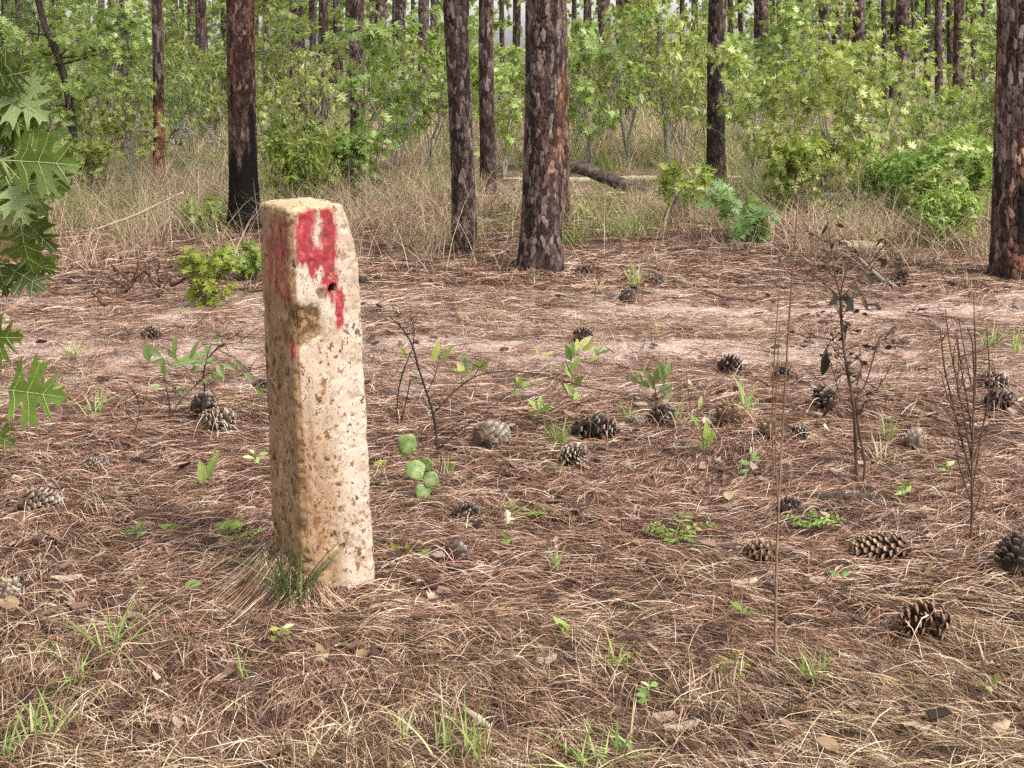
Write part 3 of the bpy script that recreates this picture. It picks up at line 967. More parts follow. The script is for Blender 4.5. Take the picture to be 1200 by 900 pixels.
MIDP = [  # cx, by, tx, w, label
    (242, 165, 236, 13, 'pine leaning slightly, between the red footed pine and the charred pine'),
    (352, 150, 349, 16, 'straight pine with grey bark just right of the charred pine'),
    (314, 158, 312, 9.5, 'thin pine close to the right side of the charred pine'),
    (379, 152, 378, 11, 'first pine left of the pine above the dead branches'),
    (367, 150, 367, 8, 'thin dark pine squeezed between two paler pines'),
    (148, 185, 146, 9.5, 'thin pine with a burnt reddish patch among the left oaks'),
    (8, 150, 8, 10, 'pine at the very left edge behind the oak branch'),
    (22, 150, 21, 6.5, 'thinner pine beside the pine at the left edge'),
    (709, 165, 709, 15, 'pine behind oak leaves right of the close pair'),
    (739, 150, 739, 12.5, 'thinner pine right of the one behind oak leaves'),
    (892, 140, 890, 17, 'brownish pine behind oak leaves right of the dark pine'),
    (1058, 136, 1056, 16, 'pale pine rising tall behind the right oak thicket'),
    (1008, 130, 1008, 14, 'pine right of two grey ones above the tall oak bush'),
    (982, 128, 982, 12, 'grey pine above the tall oak bush'),
    (966, 128, 964, 12, 'grey pine left of its twin above the tall oak bush'),
    (1124, 130, 1122, 13, 'pine right of a thinner one before the dark evergreens'),
    (1101, 127, 1100, 9, 'slender pine before the dark evergreens at right'),
    (498, 145, 497, 13, 'pine seen over the oak bush left of the slim grey pine'),
    (469, 128, 468, 12, 'pine second left from the slim grey pine, behind leaves'),
    (448, 130, 446, 14, 'broad far pine right of the pine above the dead branches'),
]
for cx, by, tx, w, lab in MIDP:
    pine(lab, cx, by, tx, w, SHARED[int(cx) % 3])
FARP = [(60, 118, 5), (104, 115, 5), (130, 118, 6), (212, 116, 6), (262, 118, 6), (300, 116, 5), (331, 120, 7), (386, 122, 8), (400, 112, 5), (432, 112, 6), (512, 116, 6), (522, 112, 4), (483, 112, 5), (588, 118, 6), (603, 114, 5), (672, 112, 6), (690, 116, 5), (724, 112, 5), (757, 114, 5), (800, 118, 6), (816, 112, 5), (868, 116, 6), (912, 112, 6), (926, 110, 5), (938, 118, 9), (951, 112, 5), (996, 110, 5), (1036, 118, 6), (1046, 116, 8), (1070, 108, 4), (1087, 116, 7), (1113, 118, 7), (1140, 108, 5), (1152, 112, 5), (176, 110, 4), (229, 108, 4), (548, 108, 4), (1206, 116, 7), (-12, 118, 6)]
ORD = 'first second third fourth fifth sixth seventh eighth ninth tenth eleventh twelfth thirteenth fourteenth fifteenth sixteenth seventeenth eighteenth nineteenth twentieth'.split()
FARP.sort()
for k, (cx, by, w) in enumerate(FARP):
    lab = (ORD[k] + ' from the left') if k < 20 else (ORD[len(FARP) - 1 - k] + ' from the right')
    pine('slender far pine trunk deep in the woods, ' + lab + ' of its row', cx, by, cx, w, SHARED[k % 3], 'far pines deep in the woods')

MIDROW = [(32, 132, 7), (70, 130, 6), (118, 128, 8), (205, 128, 7), (224, 132, 8), (266, 128, 7), (326, 128, 7), (341, 124, 6), (393, 130, 9), (408, 126, 6), (436, 124, 7), (462, 126, 6), (508, 128, 7), (606, 126, 7), (686, 126, 7), (728, 128, 7), (762, 128, 8), (812, 126, 7), (856, 126, 7), (906, 122, 7)]
for k, (cx, by, w) in enumerate(MIDROW):
    pine('slim pine standing midway into the green wood, ' + ORD[k] + ' from the left of its row', cx, by, cx + (k % 3) - 1, w, SHARED[(k + 1) % 3], 'slim pines midway into the wood')

# ------------------------------------------------------------------ oaks and bushes
def bush_mesh(seed, H, W, nst, nros, T, size, matl, stemm, per=(5, 8), r0=.012, zlo=.25, droop=.35, wide=True):
    rg = np.random.default_rng(seed)
    sm, fm = MB(), MB()
    C, D = [], []
    for k in range(nst):
        a = 2 * PI * (k + rg.random()) / nst
        reach = W / 2 * rg.uniform(.35, .8)
        hh = H * rg.uniform(.7, .98)
        t = np.linspace(0, 1, 8)
        p = np.stack([reach * math.cos(a) * t ** 1.3, reach * math.sin(a) * t ** 1.3, hh * t], 1)
        p[1:] += np.cumsum(rg.normal(0, .018 * H, (7, 3)) * np.array([1, 1, .3]), 0)
        sm.tube(p, np.linspace(r0 * rg.uniform(.8, 1.3), r0 * .25, 8), 6)
        nb = nros // nst
        for b in range(nb):
            tt = zlo + (1 - zlo) * rg.random() ** .8
            i = min(int(tt * 7), 6); q = p[i] + (p[i + 1] - p[i]) * (tt * 7 - i)
            d = rand_dirs(rg, 1, -.15, .75)[0]
            od = np.array([q[0], q[1], 0]); od /= np.linalg.norm(od) + .05
            d = d + .45 * od; d /= np.linalg.norm(d)
            L = W * rg.uniform(.12, .42) * (1.15 - .75 * tt ** 3)
            e = q + d * L + np.array([0, 0, -.04 * L])
            mid = (q + e) / 2 + rg.normal(0, .03 * L, 3) + np.array([0, 0, .05 * L])
            sm.tube(np.array([q, mid, e]), np.array([.35, .25, .14]) * r0, 4, False)
            C += [e, mid + rg.normal(0, .05, 3)]; D += [(e - mid) / np.linalg.norm(e - mid)] * 2
            if rg.random() < .6:
                d2 = d + rg.normal(0, .6, 3); d2 /= np.linalg.norm(d2)
                e2 = mid + d2 * L * .6
                sm.tube(np.array([mid, e2]), np.array([.2, .12]) * r0, 3, False)
                C.append(e2); D.append(d2)
        C.append(p[-1]); D.append(np.array([0, 0, 1.0]))
    C, D = np.array(C), np.array(D)
    C[:, 2] = np.maximum(C[:, 2], .06)
    rosettes(fm, rg, T, C, D, size, per, droop)
    return sm.mesh('stem', stemm), fm.mesh('foliage', matl)


KIND = {
    'big': [bush_mesh(100 + k, 2.2, 1.9, 6, 58, OAK_MID, .15, OAK, STEMG, r0=.014) for k in range(3)],
    'tree': [bush_mesh(110 + k, 3.6, 2.3, 3, 66, OAK_MID, .15, OAK, STEMG, r0=.026, zlo=.38) for k in range(3)],
    'dark': [bush_mesh(120 + k, 3.2, 2.2, 4, 88, OAK_MID, .14, OAKD, TWIGD, r0=.022, zlo=.2) for k in range(2)],
    'pale': [bush_mesh(180 + k, 2.3, 1.8, 6, 54, [LANCE, OVAL][k], [.15, .10][k], OAKP, STEMG, r0=.012, per=[(6, 9), (8, 12)][k]) for k in range(2)],
    'low': [bush_mesh(130 + k, .95, 1.0, 7, 56, OAK_MID, .11, OAK, TWIG, r0=.007, zlo=.2) for k in range(2)],
    'lush': [bush_mesh(140 + k, 1.0, 1.1, 12, 84, LANCE, .13, FERN, STEMGR, r0=.005, zlo=.12, per=(6, 9)) for k in range(2)],
    'yellow': [bush_mesh(150, .42, .6, 9, 20, OAK_MID, .10, OAKY, TWIG, r0=.004, zlo=.15)],
    'sapling': [bush_mesh(160, .42, .6, 4, 12, OAK_FINE, .17, OAKB, STEMG, r0=.006, zlo=.3, per=(2, 3))],
    'small': [bush_mesh(170, .42, .42, 4, 16, OAK_MID, .10, OAK, TWIG, r0=.004, zlo=.3)],
}
NAME = {'pale': 'leafy_bush', 'big': 'oak_bush', 'tree': 'oak_tree', 'dark': 'oak_tree', 'low': 'oak_bush', 'lush': 'leafy_bush', 'yellow': 'leafy_shrub', 'sapling': 'oak_sapling', 'small': 'oak_sapling'}
CATN = {'oak_bush': 'bush', 'oak_tree': 'tree', 'leafy_bush': 'bush', 'leafy_shrub': 'shrub', 'oak_sapling': 'sapling'}
PROTO, brng = {}, np.random.default_rng(77)


def bush(kind, px, py, sc, label, group=None):
    v = brng.integers(len(KIND[kind]))
    b = G(px, py)
    key = (kind, v)
    if key not in PROTO:
        r = thing(NAME[kind], label, CATN[NAME[kind]], Vector(b), group)
        link('trunk' if NAME[kind] == 'oak_tree' else 'stem', KIND[kind][v][0], r)
        link('crown' if NAME[kind] == 'oak_tree' else 'foliage', KIND[kind][v][1], r)
        PROTO[key] = r
    else:
        r = dup(PROTO[key], label)
        if group: r['group'] = group
        elif 'group' in r: del r['group']
        r.location = Vector(b)
    r.rotation_euler = (0, 0, brng.uniform(0, 6.28))
    k = sc * brng.uniform(.94, 1.06)
    r.scale = (k * brng.uniform(.92, 1.08), k * brng.uniform(.92, 1.08), k)
    return r


OAKS = [
    ('lush', 352, 236, .95, 'bright green bush right behind the top of the concrete post'),
    ('low', 388, 226, .7, 'grey green low bush between the post and the dead branches'),
    ('big', 462, 218, .95, 'light green oak bush left of the slim grey pine'),
    ('pale', 505, 208, .85, 'pale leafy bush touching the left side of the slim grey pine'),
    ('low', 420, 226, .9, 'low oak bush below the pine above the dead branches'),
    ('big', 590, 212, .85, 'oak bush filling the gap between slim pine and big pine'),
    ('big', 690, 205, 1.0, 'oak bush right beside the close pair of pines'),
    ('tree', 735, 190, .85, 'young oak behind the fallen log'),
    ('pale', 800, 196, .95, 'pale leafy bush left of the dark pine above the log'),
    ('big', 882, 222, .8, 'oak bush right of the dark pine above the log'),
    ('big', 962, 246, .86, 'tall dense oak bush in the middle of the right thicket'),
    ('big', 1016, 232, .8, 'oak bush under the pale tall pine'),
    ('low', 925, 250, 1.0, 'low oak bush at the left foot of the right thicket'),
    ('lush', 1080, 262, .75, 'soft ferny green bush in front of the right thicket'),
    ('lush', 1040, 250, .7, 'ferny green bush between the tall oak bush and its neighbour'),
    ('low', 1128, 262, 1.0, 'yellowish low oak bush beside the pine at the right edge'),
    ('lush', 1100, 292, .5, 'small ferny clump on the ground near the right pine'),
    ('low', 1090, 272, .75, 'low oak bush in front of the ferny bushes'),
    ('pale', 1085, 216, .62, 'pale leafy bush behind the ferny green bushes'),
    ('big', 1145, 224, .62, 'oak bush just left of the pine at the right edge'),
    ('big', 1200, 226, .7, 'oak bush behind the pine at the right edge'),
    ('tree', 878, 186, .8, 'young oak whose leaves hang before the brownish pine'),
    ('tree', 130, 202, .8, 'young oak between dark leaning oak and red footed pine'),
    ('big', 60, 214, 1.0, 'oak bush behind the near oak branch'),
    ('dark', 40, 190, .9, 'shady dark oak at the left edge'),
    ('pale', 225, 202, .75, 'pale leafy bush between the red footed pine and the charred pine'),
    ('big', 150, 216, .62, 'low oak bush in front of the left young oak'),
    ('low', 105, 228, .8, 'small oak bush left of the red footed pine'),
    ('tree', 330, 178, .85, 'young oak right behind the charred pine'),
    ('big', 318, 212, .6, 'oak bush touching the right side of the charred pine'),
    ('yellow', 243, 360, .8, 'yellow green shrub on the needles left of the post'),
    ('small', 285, 330, .7, 'small green sapling just left of the concrete post'),
    ('sapling', 866, 288, 1.0, 'oak sapling with large blue green lobed leaves'),
    ('small', 800, 262, 1.3, 'small bright oak sapling beside the fallen log'),
    ('small', 1115, 290, 1.1, 'small oak sapling near the right pine foot'),
    ('small', 240, 272, .8, 'little green sapling in the grass left of the charred pine'),
]
for a in OAKS: bush(*a)
for k in range(30):   # the thicket behind, one bush like another
    px = -60 + k * 44 + brng.uniform(-14, 14)
    py = brng.uniform(158, 186)
    if 960 < px < 1130: py = brng.uniform(175, 190)
    bush(['big', 'pale', 'big', 'pale', 'dark'][brng.integers(5)], px, py, brng.uniform(.65, .95) * (.62 if 960 < px < 1130 else 1), 'leafy bush in the green thicket behind the front bushes', 'bushes of the thicket behind')
for k in range(20):
    px = -60 + k * 66 + brng.uniform(-14, 14)
    if 975 < px < 1135: continue
    bush('tree' if brng.random() < .75 else 'dark', px, brng.uniform(124, 148), brng.uniform(.8, 1.25) * (.7 if 440 < px < 820 else 1), 'young oak in the hazy green wood behind the thicket', 'young oaks behind the thicket')

# dark evergreens at the right rear and the far wood
for k, px in enumerate((990, 1022, 1052, 1086, 1118, 1150)):
    r = bush('dark', px, 101 + (k % 2) * 2, 2.6, 'dark evergreen far behind the right pines, ' + ORD[k] + ' from the left')
rng = np.random.default_rng(8)
mb = MB()
n = 4600
y = rng.uniform(42, 85, n); x = rng.uniform(-1, 1, n) * (.46 * y + 6)
z = rng.random(n) ** .8 * (6 + 4 * fbm(x * .2, y * .2, 0, 2, 5))
C = np.stack([x, y, z], 1)
rosettes(mb, rng, KITE, C, rand_dirs(rng, n, -.2, 1), .34, (9, 14), .2)
n = 2600          # the wood goes on at both sides
y = rng.uniform(17, 60, n)
x = (.43 * (y + .5) + 2.5 + rng.uniform(0, 16, n)) * rng.choice([-1, 1], n)
z = rng.random(n) * (2.2 + 4.5 * fbm(x * .35, y * .35, 0, 2, 6))
rosettes(mb, rng, OAK_MID, np.stack([x, y, z], 1), rand_dirs(rng, n, -.2, 1), .24, (6, 9), .2)
tag(mb.build('far_woods', OAKP), 'hazy mass of green foliage deep between the pines', 'woods', kind='stuff')


# ------------------------------------------------------------------ plants drawn as stems
def path3(pts, Y0, rg, wob=.03, sub=3):
    """pixel sketch of a stem -> a wandering 3D path that starts on the ground"""
    Y = Y0 + np.concatenate([[0], np.cumsum(rg.normal(0, wob, len(pts) - 1))])
    p = np.array([P(q[0], q[1], yy) for q, yy in zip(pts, Y)])
    t = np.linspace(0, len(p) - 1, (len(p) - 1) * sub + 1)
    o = np.stack([np.interp(t, np.arange(len(p)), p[:, k]) for k in range(3)], 1)
    if len(o) > 4:
        o[1:-1] = (o[:-2] + 2 * o[1:-1] + o[2:]) / 4
    return o


def leaf_at(mb, T, A, B, up, wid=1.0):
    d = np.array(B) - np.array(A)
    L = np.linalg.norm(d)
    Mx = frames(d[None], np.asarray(up, float)[None])[0] * L
    Mx[:, 0] *= wid
    mb.inst(T, Mx[None], np.array(A)[None])


def stems_plant(name, label, cat, base, stems, matl, leaves=(), leafmat=None, T=LANCE, seed=1, wob=.02, group=None, twigs=0, tl=(8, 22), tleaf=0):
    """stems: (pixels, r0 mm, r1 mm, start index or None); leaves: (base px, tip px, width)"""
    rg = np.random.default_rng(seed)
    b = G(*base)
    root = thing(name, label, cat, Vector(b), group)
    m = MB()
    paths = []
    for pts, ra, rb in stems:
        p = path3(pts, b[1] + rg.normal(0, wob * .7), rg, wob) - b
        if pts[0][1] >= base[1] - 3: p[0][2] -= .03
        paths.append(p)
        m.tube(p, np.linspace(ra * .9 + .5, rb * 1.3 + .5, len(p)) / 1000, 6)
    f = MB()
    for _ in range(twigs):
        p = paths[rg.integers(len(paths))] if rg.random() < .6 else paths[0]
        i = rg.integers(max(1, len(p) // 3), len(p))
        k = (b[1] * cp + CAM_Z * sp) / F
        d = rand_dirs(rg, 1, -.1, .9)[0]; L = rg.uniform(*tl) * k
        q = np.array([p[i], p[i] + d * L * .5 + rg.normal(0, .08, 3) * L, p[i] + d * L + rg.normal(0, .15, 3) * L])
        m.tube(q, np.array([2.1, 1.6, 1.1]) * (.6 if ra < 1 else 1) / 1000, 5)
        for _k in range(tleaf):
            if rg.random() < .6:
                e = rand_dirs(rg, 1, -.9, .6)[0] * rg.uniform(7, 15) * k
                leaf_at(f, T, q[1 + _k % 2], q[1 + _k % 2] + e, rand_dirs(rg, 1)[0], rg.uniform(1.2, 2.2))
    m.build('stem', matl, root, True)
    if leaves:
        for A, B, w in leaves:
            Y = b[1] + rg.normal(0, wob)
            B = (A[0] + (B[0] - A[0]) * 1.2, A[1] + (B[1] - A[1]) * 1.2)
            leaf_at(f, T, P(*A, Y) - b, P(*B, Y + rg.normal(0, .02)) - b, np.array([rg.normal(0, .5), -.8, .7]), w * (1.25 if T is LANCE else .6))
        f.build('foliage', leafmat, root)
    return root


rg = np.random.default_rng(4)
stems_plant('dead_shrub', 'dead brown shrub with crooked stems and withered curled leaves', 'dead shrub', (1005, 574), [
    ([(1005, 578), (1003, 540), (1002, 500), (1000, 470), (994, 440), (989, 410), (986, 375), (985, 345)], 7.5, 3.5),
    ([(1012, 575), (1014, 540), (1006, 505), (1003, 470)], 5, 3),
    ([(986, 350), (979, 325), (975, 300), (972, 275), (968, 250)], 3.2, 1.2),
    ([(986, 350), (1002, 330), (1018, 312), (1030, 295), (1038, 286)], 3, 1.2),
    ([(986, 352), (970, 335), (955, 322), (940, 318)], 2.6, 1),
    ([(985, 345), (990, 320), (998, 300), (1000, 285)], 2.5, 1),
    ([(978, 325), (965, 310), (955, 312)], 1.8, .8), ([(1002, 330), (1008, 345), (1014, 350)], 1.8, .8),
    ([(972, 285), (960, 280), (950, 284)], 1.5, .7), ([(1018, 312), (1030, 318), (1040, 330)], 1.8, .8),
    ([(990, 412), (975, 398), (960, 397), (946, 395)], 2.6, 1),
    ([(1001, 470), (1015, 450), (1022, 425), (1030, 395), (1042, 388)], 2.8, 1), ([(1026, 410), (1034, 398), (1044, 396)], 1.4, .7),
    ([(1001, 480), (985, 468), (972, 455), (962, 446)], 2.6, 1), ([(985, 468), (978, 440), (969, 420), (969, 400)], 1.8, .8), ([(985, 490), (975, 470), (985, 445)], 1.8, .8),
    ([(1003, 490), (1015, 470), (1028, 456)], 2, .9), ([(1004, 452), (1010, 430), (1006, 418)], 1.6, .8)], TWIG,
    [((969, 410), (966, 438), .9), ((969, 405), (964, 425), .7), ((962, 446), (948, 442), .6), ((978, 448), (986, 438), .6), ((975, 470), (966, 488), .8), ((985, 350), (972, 356), 1.2), ((988, 345), (1000, 362), 1.2), ((984, 352), (996, 348), 1.3), ((990, 368), (1000, 352), 1.0), ((955, 312), (946, 322), .9),
     ((1010, 345), (1016, 362), .8), ((1042, 388), (1050, 382), .7), ((1044, 396), (1048, 404), .7), ((1030, 312), (1042, 306), .8), ((1000, 290), (1006, 300), .9), ((975, 300), (964, 292), .8), ((1006, 418), (1012, 430), .9), ((1028, 456), (1034, 444), .8), ((970, 262), (964, 274), .8), ((1040, 330), (1046, 338), .7),
     ((998, 470), (1012, 482), .8), ((992, 335), (1008, 340), 1.1), ((975, 330), (966, 340), .9), ((960, 397), (948, 390), .6), ((1012, 318), (1022, 330), .9)], DARKLEAF, seed=6, twigs=95, tl=(12, 40), tleaf=2)
stems_plant('dead_whisk_bush', 'leafless whisk of thin reddish upright twigs on the right', 'dead bush', (1137, 640), [
    ([(1137, 645), (1139, 600), (1139, 560), (1140, 520), (1141, 480)], 4.2, 2.4),
    ([(1139, 560), (1128, 520), (1116, 470), (1106, 430), (1102, 385)], 4, 1.2), ([(1139, 540), (1130, 490), (1120, 440), (1112, 400), (1108, 362)], 3.4, 1),
    ([(1140, 520), (1134, 470), (1126, 430), (1122, 395)], 3.2, 1), ([(1140, 500), (1142, 450), (1140, 400), (1134, 385)], 3.2, 1),
    ([(1141, 490), (1144, 430), (1142, 380), (1141, 345)], 3.2, .9), ([(1139, 545), (1150, 510), (1158, 470), (1160, 430), (1156, 385)], 3.2, 1),
    ([(1139, 590), (1128, 560), (1118, 520)], 2.6, 1), ([(1140, 570), (1146, 535), (1152, 500)], 2.4, 1), ([(1126, 500), (1112, 470), (1103, 440)], 2, .9), ([(1138, 610), (1146, 590), (1150, 575)], 2, .9),
    ([(1122, 460), (1124, 420), (1120, 390)], 1.6, .7), ([(1138, 450), (1130, 410), (1124, 376)], 1.6, .7)], TWIG, seed=9, twigs=44, tl=(14, 60))
stems_plant('tall_dry_stalk', 'taller of two thin dry brown stalks, standing in the foreground', 'dry stalk', (910, 786), [
    ([(908, 792), (909, 720), (910, 650), (913, 580), (917, 500), (922, 420), (927, 340), (932, 280), (935, 232)], 4.0, .8), ([(912, 600), (908, 520), (910, 440), (914, 380)], 1.4, .3), ([(909, 700), (903, 640), (902, 590)], .8, .2), ([(918, 480), (926, 440), (928, 420)], .6, .1)], STEMT,
    [((931, 305), (922, 303), 1.6), ((935, 240), (929, 226), .9), ((909, 700), (904, 690), .6)], DARKLEAF, T=OVAL, seed=12, wob=.025, twigs=10, tl=(3, 9))
stems_plant('tall_dry_stalk', 'shorter dry brown stalk leaning just left of the taller one', 'dry stalk', (907, 560), [
    ([(907, 565), (905, 500), (906, 440), (910, 380), (914, 330), (917, 300)], 3.0, .6)], STEMT, [((915, 312), (912, 300), .8)], DARKLEAF, seed=14, wob=.02, twigs=6, tl=(3, 8))
stems_plant('arching_twig_shrub', 'sparse shrub of dark bare twigs arching right beside the post', 'twiggy shrub', (515, 540), [
    ([(515, 545), (512, 515), (508, 485), (500, 460), (490, 430), (484, 405), (472, 385), (456, 370)], 6, 2),
    ([(484, 405), (486, 385), (481, 372)], 2, .8), ([(484, 408), (474, 430), (467, 455), (465, 480), (466, 498)], 3, 1.6), ([(481, 445), (476, 470), (470, 495)], 2.6, 1.4),
    ([(508, 485), (530, 460), (556, 440), (590, 434), (630, 438), (660, 446), (690, 454), (730, 462), (760, 471)], 3.4, 1),
    ([(556, 440), (562, 430), (570, 425)], 1.4, .7), ([(655, 446), (662, 456), (668, 468)], 1.2, .6), ([(690, 454), (672, 440), (660, 428)], 1.2, .6),
    ([(514, 525), (545, 500), (580, 475), (605, 455)], 2.6, .9), ([(514, 530), (490, 545), (470, 560), (452, 575)], 3, 1.2), ([(500, 520), (490, 535), (482, 542)], 2, 1),
    ([(540, 500), (575, 520), (610, 545), (640, 560)], 2, .8), ([(500, 462), (510, 440), (514, 425)], 1.6, .8)], TWIGD,
    [((505, 425), (514, 405), 1.2), ((518, 425), (527, 408), .9), ((552, 436), (562, 424), 1.5), ((562, 436), (570, 424), 1.4), ((545, 440), (538, 428), 1.5), ((552, 438), (540, 436), 1.2), ((636, 418), (648, 412), 1.0), ((632, 418), (628, 408), 1), ((676, 410), (690, 396), 1.2), ((680, 412), (694, 404), 1.2), ((673, 412), (678, 398), 1.0), ((690, 424), (700, 418), 1.2), ((476, 418), (470, 408), 1.4), ((490, 442), (484, 436), 1.2)], OAK, T=OVAL, seed=17, twigs=26, tl=(10, 40))
stems_plant('arched_twig_plant', 'tangled dark twigs with long green leaves left of the post', 'twiggy shrub', (236, 500), [
    ([(238, 505), (238, 480), (240, 455), (238, 435), (244, 420), (254, 408), (262, 403)], 4.5, 2), ([(254, 408), (270, 402), (300, 400)], 2, .8), ([(256, 410), (280, 422), (298, 442), (306, 460)], 2.2, 1), ([(240, 440), (226, 455), (212, 468), (200, 488)], 2.2, 1.2), ([(222, 470), (208, 460), (190, 458)], 1.5, .8), ([(198, 500), (199, 475), (195, 455), (192, 440)], 3, 1.5), ([(240, 450), (252, 462), (258, 480)], 2, 1), ([(230, 455), (222, 440), (215, 428)], 1.6, .8), ([(262, 403), (272, 395), (284, 388)], 1.5, .7), ([(236, 470), (224, 478), (214, 492)], 1.6, .8)], TWIGD,
    [((194, 445), (190, 425), 1.4), ((192, 452), (176, 452), 1.0), ((192, 420), (170, 406), 1.1), ((176, 426), (170, 408), 1.3), ((200, 424), (180, 424), 1.0), ((196, 428), (226, 422), .8), ((205, 420), (204, 396), .9), ((206, 424), (236, 414), .9), ((222, 424), (230, 402), .8), ((215, 426), (244, 424), .7), ((236, 420), (246, 408), 1.0), ((252, 425), (262, 440), 1.3), ((256, 424), (274, 432), .8), ((274, 420), (284, 432), .9), ((284, 436), (296, 446), .9), ((246, 432), (250, 444), 1.2), ((210, 424), (196, 410), .9), ((300, 450), (308, 464), 1.2)], OAKB, T=LANCE, seed=19, twigs=34, tl=(10, 36), tleaf=1)
stems_plant('leafless_twig', 'bare forked dark twig standing at the left of the needles', 'twig', (152, 520), [
    ([(152, 522), (160, 500), (164, 480), (160, 462), (150, 450)], 2.6, 1), ([(160, 500), (150, 485), (146, 468)], 1.8, .8), ([(164, 484), (170, 470), (172, 456)], 1.6, .7)], TWIGD, seed=23, twigs=10)
stems_plant('upright_green_plant', 'thin upright green plant right of the dark cone', 'small plant', (824, 540), [
    ([(826, 545), (824, 515), (818, 490), (817, 460)], 3, 1), ([(826, 545), (829, 515), (832, 485)], 2.5, 1)], STEMGR, [((826, 520), (830, 495), 1.3), ((828, 525), (836, 508), 1.2), ((820, 500), (812, 488), 1.2), ((826, 535), (824, 518), 1.3), ((818, 480), (822, 466), 1.0)], OAK, seed=25)
stems_plant('dark_twig', 'short dark upright twig between scattered cones', 'twig', (806, 500), [([(810, 505), (810, 480), (806, 455), (804, 432)], 2.8, 1.1), ([(808, 470), (812, 455), (816, 448)], 1.4, .7)], TWIG, seed=27)
stems_plant('broad_leaf_sprig', 'sprig of dark green oval leaves near the sandy rut', 'small plant', (768, 476), [([(768, 480), (769, 462), (766, 446)], 2.4, 1), ([(768, 465), (778, 450), (782, 438)], 1.6, .8)], TWIGD,
            [((766, 450), (776, 430), 1.3), ((764, 455), (750, 448), 1.2), ((768, 460), (758, 436), 1.1), ((778, 452), (774, 428), .9), ((780, 445), (784, 428), 1.2), ((770, 462), (786, 450), 1.1), ((748, 450), (738, 440), 1.3), ((752, 450), (748, 436), 1.2), ((776, 470), (788, 460), 1.1)], OAKB, T=OVAL, seed=28)
stems_plant('pale_leaf_sprig', 'pale green sprig standing under the dark far cone', 'small plant', (672, 478), [([(672, 482), (672, 450), (668, 420)], 2, .9)], STEMGR,
            [((672, 445), (664, 428), 1.2), ((671, 435), (678, 420), 1.2), ((670, 425), (664, 408), 1.2), ((672, 455), (680, 444), 1.2), ((672, 465), (664, 452), 1.1), ((669, 420), (672, 404), 1.2), ((672, 470), (677, 460), 1.2)], GRASSG, T=OVAL, seed=29)
stems_plant('leafy_sprig', 'dark green sprig above the grass between two cones', 'small plant', (636, 498), [([(638, 502), (634, 486), (630, 476)], 2, 1)], STEMGR,
            [((632, 482), (622, 470), 1.4), ((632, 480), (634, 466), 1.4), ((633, 484), (644, 474), 1.3), ((631, 484), (620, 484), 1.3)], OAK, T=OVAL, seed=30)
for k, (bx, by, lab, lv) in enumerate([
    (478, 660, 'two narrow yellow green leaves sprouting right of the post foot', [((476, 660), (460, 640), .8), ((478, 658), (476, 638), .8), ((480, 660), (500, 645), .9)]),
    (678, 756, 'sprout with one long green leaf and a curled brown leaf, front middle', [((676, 754), (656, 727), .8), ((682, 758), (700, 760), .9), ((682, 756), (690, 746), .6)]),
    (238, 628, 'two long leaves lying apart in a V left of the post', [((236, 630), (194, 617), .8), ((238, 629), (277, 613), 1.0)]),
    (240, 572, 'upright sprout with pale green oval leaves around a dark twig', [((238, 570), (236, 546), 1.1), ((243, 566), (252, 534), 1.0), ((236, 572), (224, 562), 1.4)]),
    (437, 556, 'single bright yellow green leaf against the right of the post', [((434, 553), (450, 541), 1.6)]),
    (212, 700, 'small pale round leaved sprout left of the post foot', [((214, 688), (232, 683), 1.7), ((214, 692), (220, 704), 1.6), ((212, 690), (204, 696), 1.5), ((212, 706), (222, 711), 1.6), ((212, 706), (204, 708), 1.6)]),
    (408, 706, 'few small leaves low in the foreground needles', [((408, 706), (400, 698), 1.3)]),
    (413, 690, 'tiny pale leaf resting near the post corner', [((413, 694), (424, 690), 1.2)]),
]):
    if k in (6, 7): continue
    stems_plant('leaf_sprout', lab, 'sprout', (bx, by), [([(bx, by + 3), (bx, by - 3), (bx + 1, by - 8)], 1.8, 1)], STEMGR, lv, OAKY if k in (0, 2, 4) else GRASSG, T=OVAL if k in (3, 5) else LANCE, seed=40 + k)


def fern_sprig(px, py, label, seed, n=5, h=.12):
    rg = np.random.default_rng(seed)
    b = G(px, py)
    root = thing('fern_sprig', label, 'fern sprig', Vector(b))
    st, f = MB(), MB()
    for k in range(n):
        a = 2 * PI * k / n + rg.normal(0, .3); L = h * rg.uniform(.7, 1.2)
        t = np.linspace(0, 1, 7)
        p = np.stack([math.cos(a) * L * t * .8, math.sin(a) * L * t * .8, L * (.15 + .8 * t - .5 * t * t)], 1)
        st.tube(p, np.linspace(.0014, .0006, 7), 5)
        for i in range(1, 7):
            for sg in (-1, 1):
                d = np.array([math.cos(a + sg * 1.1), math.sin(a + sg * 1.1), .1]) * L * .32 * (1.1 - t[i] * .6)
                leaf_at(f, LANCE, p[i], p[i] + d, (0, 0, 1), 1.3)
    st.build('stem', STEMGR, root); f.build('foliage', FERN, root)


fern_sprig(790, 640, 'feathery green sprig left of the tan cone', 1, 6, .14)
fern_sprig(622, 604, 'feathery sprig low below the dark striped cone', 2, 5, .12)
fern_sprig(862, 800, 'tiny feathery sprig left of the tall stalk foot', 3, 5, .09)
fern_sprig(720, 778, 'feathery sprig under a grass stem in the front needles', 4, 5, .09)
fern_sprig(948, 622, 'feathery sprig right of the tan cone and tall stalk', 5, 5, .12)
fern_sprig(285, 640, 'feathery sprig at the left foot of the post', 6, 5, .10)


